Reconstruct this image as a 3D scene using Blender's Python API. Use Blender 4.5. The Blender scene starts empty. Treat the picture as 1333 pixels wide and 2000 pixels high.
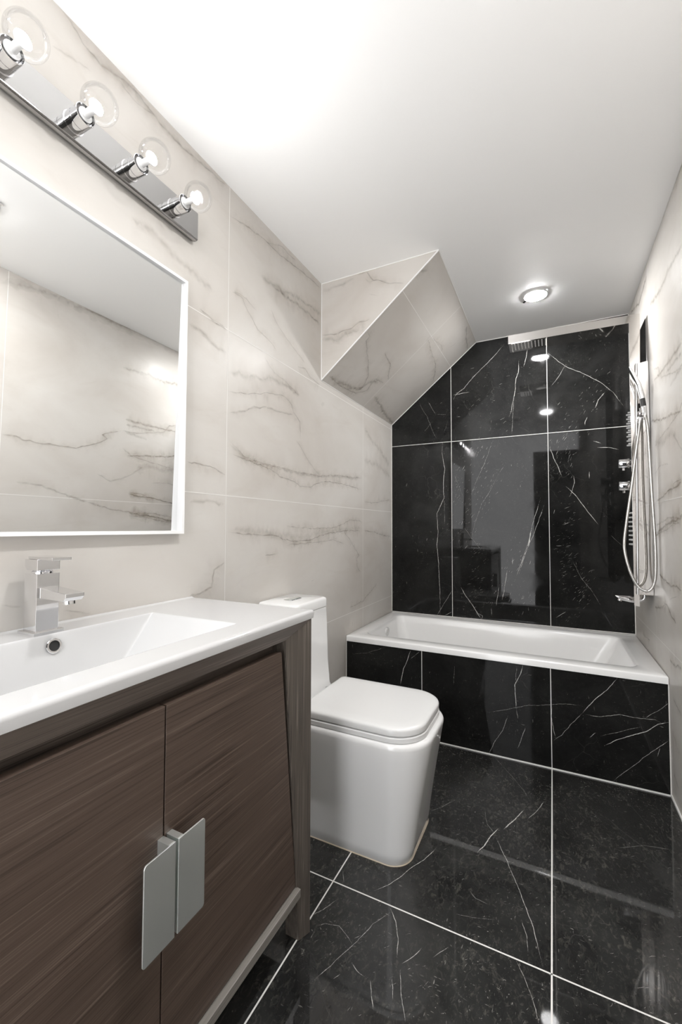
import bpy, bmesh, math, random
from mathutils import Vector, Matrix, noise as mnoise

# ------------------------------------------------------------------ scene, camera, light level
scene = bpy.context.scene
COL = scene.collection
scene.view_settings.view_transform = 'Standard'
scene.view_settings.look = 'None'
scene.view_settings.exposure = 0.37
scene.view_settings.gamma = 1.0
scene.view_settings.use_curve_mapping = False
scene.cycles.max_bounces = 14
scene.cycles.diffuse_bounces = 7
scene.cycles.glossy_bounces = 8
scene.cycles.transparent_max_bounces = 24
scene.cycles.caustics_reflective = False
scene.cycles.caustics_refractive = False
scene.cycles.sample_clamp_indirect = 6.0

W, D, H = 1.52, 3.0315, 2.4247          # room width, back wall, ceiling
REAR = -0.42                             # mostly open end behind the photographer
YT, ZT, ZLIP = 2.2383, 0.4953, 0.464     # bath front, rim top, rim underside
YS, HS, XS = 1.9315, 1.904, 0.6285       # sloping soffit: front plane, low edge, reach at ceiling

cam_d = bpy.data.cameras.new('camera')
cam_d.sensor_fit = 'VERTICAL'
cam_d.sensor_height = 36.0
cam_d.sensor_width = 24.0
cam_d.lens = 824.854 * 36.0 / 2000.0
cam_d.clip_start = 0.01
cam = bpy.data.objects.new('camera', cam_d)
COL.objects.link(cam)
_y, _p, _r = math.radians(26.5792), math.radians(2.1049), math.radians(0.1454)
fw = Vector((-math.sin(_y) * math.cos(_p), math.cos(_y) * math.cos(_p), math.sin(_p)))
rt = Vector((math.cos(_y), math.sin(_y), 0))
up = rt.cross(fw)
r2 = rt * math.cos(_r) + up * math.sin(_r)
u2 = -rt * math.sin(_r) + up * math.cos(_r)
M = Matrix((r2, u2, -fw)).transposed().to_4x4()
M.translation = Vector((1.0865, 0.0, 1.1231))
cam.matrix_world = M
scene.camera = cam

world = bpy.data.worlds.new('world')
scene.world = world
world.use_nodes = True
world.node_tree.nodes['Background'].inputs[0].default_value = (0.99, 0.99, 1.0, 1)
world.node_tree.nodes['Background'].inputs[1].default_value = 4.5  # unseen world light added as fill, entering through the open rear end

BULB = 270.0        # emission of each bulb's glowing core
DOWN = (440.0, 330.0)   # emission of the recessed lamps' discs: over the bath, over the floor
CORE = (1.0, 0.992, 0.985)

# ------------------------------------------------------------------ traced veins (metres on each surface)
VEINS = {
 'left': [
  (7, 0.7, [(1.216,1.634),(1.331,1.658),(1.473,1.702),(1.584,1.723),(1.652,1.699),(1.667,1.664),(1.725,1.63),(1.726,1.55)]),
  (16, 0.45, [(1.218,1.553),(1.302,1.584),(1.363,1.609),(1.45,1.635),(1.56,1.641),(1.667,1.656)]),
  (30, 0.35, [(1.215,1.444),(1.315,1.397),(1.443,1.389),(1.589,1.386),(1.728,1.383),(1.921,1.388),(2.108,1.413),(2.326,1.423),(2.475,1.438)]),
  (8, 0.5, [(1.215,1.457),(1.315,1.401),(1.443,1.392),(1.589,1.39),(1.728,1.387),(1.921,1.393),(2.108,1.418),(2.326,1.428),(2.475,1.444)]),
  (8, 0.75, [(1.216,1.404),(1.366,1.388),(1.478,1.376),(1.564,1.35),(1.671,1.338),(1.729,1.324),(1.821,1.324),(1.887,1.351),(2.011,1.372),(2.191,1.375),(2.35,1.37),(2.475,1.365)]),
  (6, 0.6, [(1.69,1.54),(1.757,1.491),(1.82,1.444),(1.921,1.393)]),
  (8, 0.85, [(1.217,1.107),(1.32,1.096),(1.436,1.091),(1.53,1.086),(1.606,1.066),(1.703,1.056),(1.824,1.061),(1.923,1.08),(2.032,1.092),(2.193,1.104),(2.476,1.102)]),
  (60, 0.22, [(1.217,1.119),(1.436,1.102),(1.702,1.076),(2.032,1.105),(2.476,1.123)]),
  (7, 0.7, [(1.605,1.13),(1.761,1.121),(1.923,1.118),(2.11,1.123),(2.193,1.142),(2.281,1.167),(2.399,1.169),(2.476,1.155)]),
  (7, 0.6, [(1.606,1.04),(1.732,1.044),(1.89,1.047),(2.071,1.055),(2.215,1.027)]),
  (8, 0.6, [(2.193,1.104),(2.281,1.055),(2.425,0.949),(2.388,0.931),(2.388,0.89),(2.45,0.834)]),
  (10, 0.7, [(2.497,1.104),(2.699,1.09),(2.856,1.065),(2.994,1.056)]),
  (9, 0.55, [(1.228,2.024),(1.285,2.033),(1.325,1.993),(1.39,1.947),(1.493,1.925),(1.531,1.903)]),
  (9, 0.45, [(1.479,2.079),(1.516,2.038),(1.594,1.996),(1.692,1.964),(1.767,1.935)]),
  (30, 0.6, [(1.49,2.18),(1.592,2.187),(1.689,2.195),(1.78,2.201),(1.922,2.197)]),
  (10, 0.6, [(1.693,1.892),(1.768,1.91),(1.815,1.884),(1.916,1.873)]),
  (9, 0.5, [(1.436,1.846),(1.507,1.806),(1.597,1.791),(1.716,1.76)]),
  (40, 0.4, [(1.215,1.709),(1.33,1.73),(1.472,1.762),(1.584,1.775),(1.724,1.762)]),
  (70, 0.28, [(2.501,1.772),(2.641,1.713),(2.825,1.652),(2.978,1.59)]),
  (70, 0.25, [(2.501,1.558),(2.7,1.564),(2.996,1.506)]),
  (8, 0.5, [(2.502,1.292),(2.64,1.289),(2.995,1.333)]),
  (12, 0.5, [(2.283,0.646),(2.476,0.655),(2.64,0.706),(2.729,0.74)]),
  (10, 0.5, [(1.449,1.005),(1.507,1.005),(1.556,1.006)]),
  (10, 0.4, [(1.834,0.852),(1.875,0.86)]),
  (9, 0.8, [(1.021,1.342),(1.087,1.341),(1.148,1.334),(1.208,1.318)]),
  (30, 0.45, [(1.02,1.808),(1.078,1.803),(1.139,1.783),(1.206,1.777)]),
  (14, 0.6, [(1.066,1.883),(1.117,1.873),(1.204,1.864)]),
  (20, 0.35, [(1.033,1.206),(1.109,1.214),(1.205,1.208)]),
  (16, 0.6, [(1.21,0.995),(1.154,0.972),(1.143,0.912),(1.108,0.9),(1.041,0.892)]),
  (14, 0.55, [(0.5,0.951),(0.544,0.939)]),
  (12, 0.5, [(0.631,0.915),(0.667,0.908),(0.705,0.897)]),
  (14, 0.5, [(0.577,2.426),(0.612,2.417),(0.645,2.391),(0.697,2.387),(0.765,2.407),(0.82,2.409),(0.887,2.392),(0.961,2.387),(1.042,2.396),(1.199,2.416)]),
  (50, 0.25, [(0.645,2.391),(0.697,2.387),(0.765,2.407),(0.82,2.409),(0.887,2.392),(0.961,2.387),(1.042,2.396),(1.199,2.416)]),
  (12, 0.4, [(0.57,2.306),(0.61,2.321),(0.658,2.336),(0.669,2.336)]),
  (10, 0.4, [(0.752,2.395),(0.799,2.377),(0.871,2.398)]),
  (10, 0.7, [(1.212,2.312),(1.297,2.335),(1.404,2.352),(1.508,2.352),(1.66,2.372),(1.794,2.384),(1.922,2.397)]),
  (8, 0.5, [(1.447,2.352),(1.556,2.4),(1.678,2.403)]),
  (40, 0.45, [(1.406,2.183),(1.559,2.199),(1.717,2.239),(1.923,2.251)]),
  (9, 0.5, [(1.24,2.036),(1.314,2.04),(1.381,2.02)]),
  (50, 0.3, [(0.794,2.028),(0.857,2.026),(0.935,2.008),(1.032,1.993),(1.13,1.971)]),
 ],
 'front': [
  (14, 0.6, [(0.002,2.145),(0.089,2.135),(0.157,2.144),(0.223,2.164),(0.287,2.174)]),
  (60, 0.3, [(0.002,2.125),(0.089,2.111),(0.157,2.121),(0.223,2.133),(0.263,2.147)]),
  (9, 0.6, [(0.206,2.419),(0.263,2.419),(0.295,2.372),(0.373,2.333),(0.463,2.306)]),
  (9, 0.45, [(0.255,2.39),(0.279,2.365),(0.326,2.36),(0.373,2.333)]),
  (30, 0.3, [(0,2.387),(0.097,2.386),(0.198,2.406)]),
  (7, 0.4, [(0.271,2.303),(0.326,2.278)]),
 ],
 'slope': [
  (10, 0.6, [(0.339,1.937),(0.33,1.992),(0.302,1.994),(0.227,2.158),(0.172,2.259),(0.098,2.304),(0.055,2.21)]),
  (12, 0.7, [(0.327,2.21),(0.305,2.352),(0.248,2.434),(0.231,2.481)]),
  (45, 0.5, [(0.043,1.957),(0.046,2.091),(0.06,2.222),(0.086,2.303),(0.152,2.319),(0.178,2.411)]),
  (10, 0.6, [(0.043,1.957),(0.032,2.111),(0.045,2.288),(0.1,2.368),(0.187,2.346),(0.201,2.466)]),
  (10, 0.65, [(0.532,2.491),(0.56,2.479),(0.536,2.618),(0.512,2.805),(0.469,2.917),(0.42,3.001)]),
  (8, 0.5, [(0.586,2.507),(0.607,2.664),(0.596,2.74)]),
  (16, 0.5, [(0.798,2.734),(0.765,2.854),(0.741,3.011)]),
  (45, 0.55, [(0.098,2.491),(0.064,2.688),(0.037,2.859),(0.022,3.05)]),
  (8, 0.5, [(0.636,2.772),(0.69,2.805)]),
  (25, 0.35, [(0.666,1.959),(0.691,1.918),(0.733,1.982)]),
 ],
 'right': [
  (40, 0.6, [(1.88,2.144),(1.975,2.157),(2.05,2.155),(2.16,2.16),(2.252,2.158),(2.44,2.193)]),
  (30, 0.9, [(2.479,2.359),(2.584,2.348),(2.701,2.327),(2.956,2.392)]),
  (25, 0.75, [(1.914,1.801),(2.036,1.801),(2.199,1.799),(2.393,1.81)]),
  (20, 0.9, [(1.938,1.557),(2.085,1.577),(2.267,1.6),(2.476,1.64)]),
  (30, 0.45, [(1.922,1.716),(2.098,1.697)]),
  (30, 0.45, [(1.918,1.763),(2.159,1.771)]),
  (12, 1.2, [(1.964,1.298),(2.04,1.286),(2.129,1.281),(2.198,1.273),(2.273,1.26),(2.387,1.249)]),
  (9, 0.9, [(1.963,1.305),(2.062,1.304),(2.115,1.286),(2.198,1.276)]),
  (22, 1.125, [(1.977,1.164),(2.053,1.155),(2.17,1.145),(2.257,1.128),(2.352,1.11),(2.422,1.087)]),
  (9, 0.825, [(1.979,1.146),(2.091,1.143),(2.214,1.118),(2.404,1.094)]),
  (16, 0.975, [(2.374,0.913),(2.267,0.898),(2.169,0.889),(2.079,0.897),(2.004,0.888)]),
  (14, 0.975, [(2.307,0.804),(2.249,0.796),(2.194,0.778),(2.156,0.758),(2.094,0.747)]),
  (16, 0.75, [(2.478,0.747),(2.342,0.77),(2.248,0.8)]),
  (8, 0.675, [(2.189,0.829),(2.059,0.858)]),
  (30, 0.75, [(2.217,0.572),(2.156,0.574),(2.033,0.59)]),
  (8, 0.675, [(2.181,0.433),(2.134,0.42),(2.081,0.412),(2.052,0.404)]),
  (10, 0.75, [(2.806,0.554),(2.739,0.549),(2.613,0.56)]),
  (8, 0.45, [(2.205,0.294),(2.133,0.252),(2.08,0.244)]),
  (25, 0.45, [(2.203,0.121),(2.112,0.097)]),
  (12, 0.8, [(1.191,1.556),(1.265,1.557),(1.304,1.543),(1.394,1.542),(1.498,1.547),(1.592,1.549),(1.67,1.582),(1.753,1.617),(1.795,1.646),(1.751,1.663),(1.816,1.692),(1.896,1.719)]),
  (14, 0.5, [(1.896,1.719),(2.006,1.725),(2.138,1.752),(2.236,1.778),(2.292,1.838),(2.384,1.864)]),
  (70, 0.35, [(1.156,2.347),(1.243,2.376),(1.346,2.394),(1.439,2.414),(1.551,2.411),(1.629,2.419),(1.779,2.416),(1.945,2.423),(2.101,2.443),(2.352,2.452)]),
  (14, 0.4, [(1.551,2.411),(1.629,2.419),(1.779,2.416),(1.945,2.423),(2.101,2.443),(2.352,2.452)]),
  (12, 0.45, [(1.902,1.602),(1.977,1.559),(2.067,1.55),(2.135,1.537),(2.294,1.523),(2.404,1.5)]),
  (60, 0.3, [(2.019,1.476),(2.123,1.512),(2.237,1.492),(2.403,1.525)]),
  (14, 0.35, [(1.731,1.409),(1.832,1.368),(1.947,1.413),(2.07,1.494)]),
  (16, 0.6, [(1.677,1.223),(1.841,1.185),(2.035,1.165),(2.169,1.169),(2.424,1.133)]),
  (20, 0.45, [(1.276,1.313),(1.405,1.303),(1.53,1.263),(1.677,1.223)]),
  (14, 0.4, [(2.157,1.389),(2.301,1.403),(2.411,1.376)]),
 ],
 'back': [
  (3, 0.9, [(0.811,2.374),(0.74,2.298),(0.662,2.23),(0.596,2.171),(0.541,2.109),(0.486,2.075),(0.466,2.035)]),
  (3, 0.9, [(0.466,2.071),(0.527,2.076),(0.581,2.078)]),
  (3, 0.9, [(0.956,2.312),(0.947,2.261),(0.931,2.198)]),
  (3.5, 0.8, [(0.902,2.249),(0.898,2.163),(0.882,2.126),(0.875,2.034),(0.862,1.969),(0.849,1.904),(0.836,1.872)]),
  (2, 0.5, [(0.868,1.982),(0.861,1.903),(0.853,1.751)]),
  (3.5, 1, [(0.387,1.739),(0.383,1.661),(0.402,1.547),(0.392,1.449),(0.395,1.336),(0.356,1.252),(0.344,1.224),(0.352,1.097),(0.343,0.999),(0.353,0.873),(0.359,0.733),(0.363,0.622),(0.362,0.504)]),
  (2, 0.5, [(0.395,1.336),(0.4,1.223),(0.397,1.139)]),
  (4, 1, [(0.51,0.708),(0.543,0.65),(0.582,0.599),(0.621,0.535),(0.646,0.498)]),
  (3, 0.9, [(0.646,0.498),(0.653,0.525),(0.608,0.541)]),
  (2.5, 0.7, [(0.449,0.684),(0.407,0.612),(0.365,0.539),(0.337,0.495)]),
  (2.5, 0.7, [(0.448,0.533),(0.393,0.5)]),
  (2.5, 0.8, [(1.079,2.263),(1.135,2.201),(1.19,2.147),(1.254,2.111),(1.318,2.064),(1.369,2.025),(1.43,1.955),(1.483,1.863)]),
  (2.5, 0.6, [(1.179,2.175),(1.145,2.11),(1.093,2.041)]),
  (4, 0.8, [(1.389,1.961),(1.352,1.917),(1.336,1.87)]),
  (3.5, 0.9, [(1.079,1.646),(1.103,1.568),(1.13,1.503),(1.146,1.452)]),
  (4, 1, [(1.167,1.388),(1.215,1.337),(1.262,1.262),(1.303,1.2),(1.339,1.146)]),
  (3, 0.9, [(1.212,1.455),(1.216,1.411),(1.199,1.35),(1.193,1.325)]),
  (4, 0.8, [(1.322,1.663),(1.363,1.647)]),
  (4, 1, [(1.342,1.622),(1.403,1.617),(1.454,1.6)]),
  (3, 0.7, [(1.02,1.318),(1.001,1.242),(0.971,1.152),(0.952,1.05),(0.922,0.959),(0.897,0.881),(0.86,0.776)]),
  (4, 0.7, [(1.042,1.273),(1.006,1.165),(0.97,1.063),(0.946,1.011),(0.915,0.92),(0.884,0.816)]),
  (7, 0.9, [(0.961,1.101),(0.952,1.05),(0.943,0.998)]),
  (4, 1, [(0.812,0.839),(0.799,0.747),(0.788,0.681),(0.779,0.641)]),
  (3, 0.8, [(0.762,0.731),(0.748,0.652),(0.742,0.599)]),
  (2, 0.4, [(0.734,1.729),(0.682,1.584),(0.616,1.438),(0.582,1.344)]),
  (2, 0.4, [(0.77,1.498),(0.705,1.367),(0.653,1.288),(0.6,1.126),(0.579,1.017)]),
  (1.5, 0.35, [(0.469,1.501),(0.522,1.36),(0.535,1.318)]),
  (1.5, 0.5, [(0.527,1.139),(0.573,1.071),(0.65,0.965)]),
  (4, 0.9, [(1.298,1.474),(1.297,1.432)]),
  (4, 0.9, [(1.293,1.819),(1.281,1.79),(1.279,1.765)]),
  (3, 0.8, [(1.104,1.246),(1.096,1.215)]),
  (2, 0.5, [(1.193,0.93),(1.244,0.811),(1.296,0.742),(1.346,0.65)]),
  (3, 0.9, [(0.85,0.925),(0.847,0.879)]),
  (3, 0.8, [(0.71,0.583),(0.712,0.531)]),
  (3, 0.8, [(1.1,0.555),(1.155,0.597)]),
  (3, 0.8, [(1.386,2.367),(1.354,2.33)]),
  (1.5, 0.5, [(1.404,1.08),(1.463,1.016)]),
  (1.5, 0.5, [(0.215,2.069),(0.233,2.011),(0.274,1.942),(0.301,1.867),(0.328,1.801),(0.354,1.753)]),
  (2, 0.6, [(0.284,2.046),(0.311,1.997),(0.338,1.948)]),
  (1.5, 0.5, [(0.31,1.897),(0.274,1.851),(0.246,1.818)]),
  (1.5, 0.5, [(0.338,1.948),(0.382,1.94),(0.418,1.939)]),
  (1.5, 0.4, [(0.426,1.889),(0.399,1.812)]),
 ],
 'apron': [
  (4, 1, [(0.388,0.456),(0.37,0.399),(0.347,0.353),(0.331,0.265)]),
  (2, 0.5, [(0.444,0.459),(0.385,0.409)]),
  (4, 1, [(0.95,0.463),(0.938,0.416),(0.913,0.361),(0.916,0.298),(0.918,0.247)]),
  (2, 0.6, [(0.923,0.452),(0.917,0.375)]),
  (2, 0.7, [(0.918,0.247),(0.926,0.198)]),
  (2.5, 0.7, [(0.881,0.208),(0.856,0.133),(0.819,0.073),(0.787,0.001)]),
  (2.5, 0.7, [(0.958,0.167),(0.934,0.093),(0.922,0.058)]),
  (2, 0.5, [(0.782,0.202),(0.857,0.229),(0.954,0.267),(1.058,0.293),(1.135,0.311),(1.2,0.313)]),
  (3.5, 0.9, [(1.335,0.46),(1.294,0.401),(1.242,0.345),(1.199,0.283)]),
  (2.5, 0.7, [(1.199,0.283),(1.156,0.227),(1.111,0.163),(1.078,0.131)]),
  (2.5, 0.8, [(1.21,0.277),(1.272,0.28),(1.342,0.303),(1.42,0.3),(1.467,0.307),(1.489,0.295)]),
  (2, 0.5, [(1.429,0.271),(1.341,0.23),(1.26,0.189)]),
  (4, 1, [(1.522,0.307),(1.476,0.287),(1.438,0.251),(1.37,0.214),(1.32,0.185),(1.28,0.153)]),
  (2.5, 0.7, [(1.52,0.235),(1.436,0.149),(1.367,0.071),(1.307,0.004)]),
  (2, 0.6, [(1.523,0.391),(1.477,0.343),(1.429,0.305)]),
  (2.5, 0.7, [(1.075,0.29),(1.07,0.24),(1.079,0.18),(1.087,0.145)]),
  (1.5, 0.4, [(0.033,0.39),(0.134,0.411),(0.247,0.458)]),
  (2.5, 0.8, [(1.25,0.205),(1.224,0.176)]),
  (2, 0.4, [(0.624,0.408),(0.618,0.312)]),
  (2.5, 0.7, [(1.483,0.194),(1.473,0.153)]),
 ],
 'floor': [
  (3, 0.8, [(1.041,1.965),(1.012,1.873),(0.984,1.813)]),
  (4.5, 1, [(0.971,1.871),(0.94,1.791),(0.909,1.718)]),
  (4.5, 1, [(0.891,1.714),(0.872,1.664),(0.856,1.601),(0.839,1.556)]),
  (2.5, 0.8, [(0.887,1.663),(0.912,1.607),(0.935,1.562),(0.962,1.498),(0.986,1.44),(1.013,1.369),(1.026,1.328),(1.038,1.281),(1.049,1.237)]),
  (2, 0.6, [(0.986,1.225),(1.005,1.191),(1.022,1.157),(1.036,1.123),(1.043,1.095)]),
  (2, 0.6, [(0.992,1.353),(1.009,1.301),(1.013,1.259)]),
  (2.5, 0.8, [(0.709,1.52),(0.684,1.443),(0.652,1.386),(0.631,1.331),(0.608,1.29),(0.576,1.25)]),
  (2, 0.8, [(0.643,1.218),(0.671,1.187),(0.693,1.142),(0.708,1.089)]),
  (2, 0.7, [(0.725,1.066),(0.738,1.028),(0.754,0.994),(0.772,0.961)]),
  (1.8, 0.6, [(0.648,1.205),(0.617,1.15),(0.595,1.079),(0.566,1.002),(0.54,0.939)]),
  (2.5, 0.8, [(0.758,1.144),(0.745,1.112),(0.724,1.081)]),
  (2, 0.6, [(0.822,1.18),(0.792,1.132)]),
  (2, 0.6, [(0.448,1.094),(0.469,1.125),(0.491,1.174)]),
  (1.5, 0.5, [(0.829,1.799),(0.85,1.719),(0.886,1.671)]),
  (1.5, 0.5, [(1.447,1.877),(1.362,1.856),(1.269,1.795)]),
  (2.5, 0.6, [(0.667,1.007),(0.685,0.973),(0.697,0.952)]),
  (1.5, 0.5, [(0.459,1.276),(0.481,1.238)]),
  (2, 0.5, [(0.475,1.072),(0.495,1.09),(0.533,1.101),(0.559,1.089),(0.585,1.073)]),
  (2.5, 0.7, [(0.607,1.026),(0.629,1.015),(0.65,1.01)]),
  (2, 0.6, [(0.713,1.038),(0.73,0.992)]),
  (2, 0.6, [(0.842,1.387),(0.863,1.367),(0.899,1.362)]),
  (1.5, 0.4, [(0.82,1.288),(0.866,1.298),(0.922,1.318)]),
  (1.5, 0.5, [(0.813,2.233),(0.89,2.12),(0.964,2.003),(0.987,1.937)]),
  (2, 0.5, [(0.72,1.821),(0.673,1.741),(0.633,1.685)]),
 ],
}

# ------------------------------------------------------------------ node helpers and materials
def new_mat(name):
    m = bpy.data.materials.new(name)
    m.use_nodes = True
    nt = m.node_tree
    return m, nt, nt.nodes['Principled BSDF']

def node(nt, typ, **kw):
    n = nt.nodes.new(typ)
    for k, v in kw.items():
        if k.startswith('_'):
            setattr(n, k[1:], v)
        else:
            n.inputs[k].default_value = v
    return n

def simple(name, col, rough=0.4, metal=0.0, ior=1.5, coat=0.0, bump=0.0, bscale=200):
    m, nt, b = new_mat(name)
    b.inputs['Base Color'].default_value = (*col, 1)
    b.inputs['Metallic'].default_value = metal
    b.inputs['IOR'].default_value = ior
    b.inputs['Coat Weight'].default_value = coat
    tc = node(nt, 'ShaderNodeTexCoord')
    ns = node(nt, 'ShaderNodeTexNoise', Scale=9.0, Detail=4.0)
    nt.links.new(tc.outputs['Object'], ns.inputs['Vector'])
    mr = node(nt, 'ShaderNodeMapRange')
    mr.inputs['To Min'].default_value = max(0.0, rough * 0.85)
    mr.inputs['To Max'].default_value = rough * 1.15
    nt.links.new(ns.outputs['Fac'], mr.inputs['Value'])
    nt.links.new(mr.outputs['Result'], b.inputs['Roughness'])
    if bump:
        n2 = node(nt, 'ShaderNodeTexNoise', Scale=float(bscale), Detail=3.0)
        nt.links.new(tc.outputs['Object'], n2.inputs['Vector'])
        bp = node(nt, 'ShaderNodeBump', Strength=bump, Distance=0.001)
        nt.links.new(n2.outputs['Fac'], bp.inputs['Height'])
        nt.links.new(bp.outputs['Normal'], b.inputs['Normal'])
    return m

def ramp(nt, stops):
    r = nt.nodes.new('ShaderNodeValToRGB')
    el = r.color_ramp.elements
    while len(el) < len(stops):
        el.new(0.5)
    for e, (p, c) in zip(el, stops):
        e.position = p
        e.color = (*c, 1) if len(c) == 3 else c
    return r

def mapping(nt, src, scale, rot=(0, 0, 0)):
    mp = nt.nodes.new('ShaderNodeMapping')
    mp.inputs['Scale'].default_value = scale
    mp.inputs['Rotation'].default_value = rot
    nt.links.new(src, mp.inputs['Vector'])
    return mp.outputs['Vector']

def cream_marble():
    m, nt, b = new_mat('cream_marble')
    tc = node(nt, 'ShaderNodeTexCoord')
    o = tc.outputs['Object']
    n1 = node(nt, 'ShaderNodeTexNoise', Scale=1.6, Detail=5.0, Roughness=0.55, Distortion=0.6)
    nt.links.new(mapping(nt, o, (1, 1, 1.6), (0.5, 0, 0)), n1.inputs['Vector'])
    r1 = ramp(nt, [(0.28, (0.50, 0.468, 0.432)), (0.5, (0.56, 0.535, 0.502)), (0.72, (0.605, 0.585, 0.556))])
    nt.links.new(n1.outputs['Fac'], r1.inputs['Fac'])
    n2 = node(nt, 'ShaderNodeTexNoise', Scale=3.0, Detail=8.0, Roughness=0.65, Distortion=1.2)
    nt.links.new(mapping(nt, o, (1, 0.8, 2.6), (0.6, 0, 0)), n2.inputs['Vector'])
    r2_ = ramp(nt, [(0.55, (0, 0, 0)), (0.75, (1, 1, 1))])
    nt.links.new(n2.outputs['Fac'], r2_.inputs['Fac'])
    mx = node(nt, 'ShaderNodeMixRGB')
    mx.inputs['Color2'].default_value = (0.46, 0.42, 0.375, 1)
    ml = node(nt, 'ShaderNodeMath', _operation='MULTIPLY')
    ml.inputs[1].default_value = 0.35
    nt.links.new(r2_.outputs['Color'], ml.inputs[0])
    nt.links.new(ml.outputs[0], mx.inputs['Fac'])
    nt.links.new(r1.outputs['Color'], mx.inputs['Color1'])
    nt.links.new(mx.outputs['Color'], b.inputs['Base Color'])
    n3 = node(nt, 'ShaderNodeTexNoise', Scale=3.5, Detail=4.0, Distortion=1.5)
    nt.links.new(o, n3.inputs['Vector'])
    mr = node(nt, 'ShaderNodeMapRange')
    mr.inputs['To Min'].default_value = 0.22
    mr.inputs['To Max'].default_value = 0.42
    nt.links.new(n3.outputs['Fac'], mr.inputs['Value'])
    nt.links.new(mr.outputs['Result'], b.inputs['Roughness'])
    b.inputs['IOR'].default_value = 1.45
    b.inputs['Specular IOR Level'].default_value = 0.15
    return m

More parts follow.
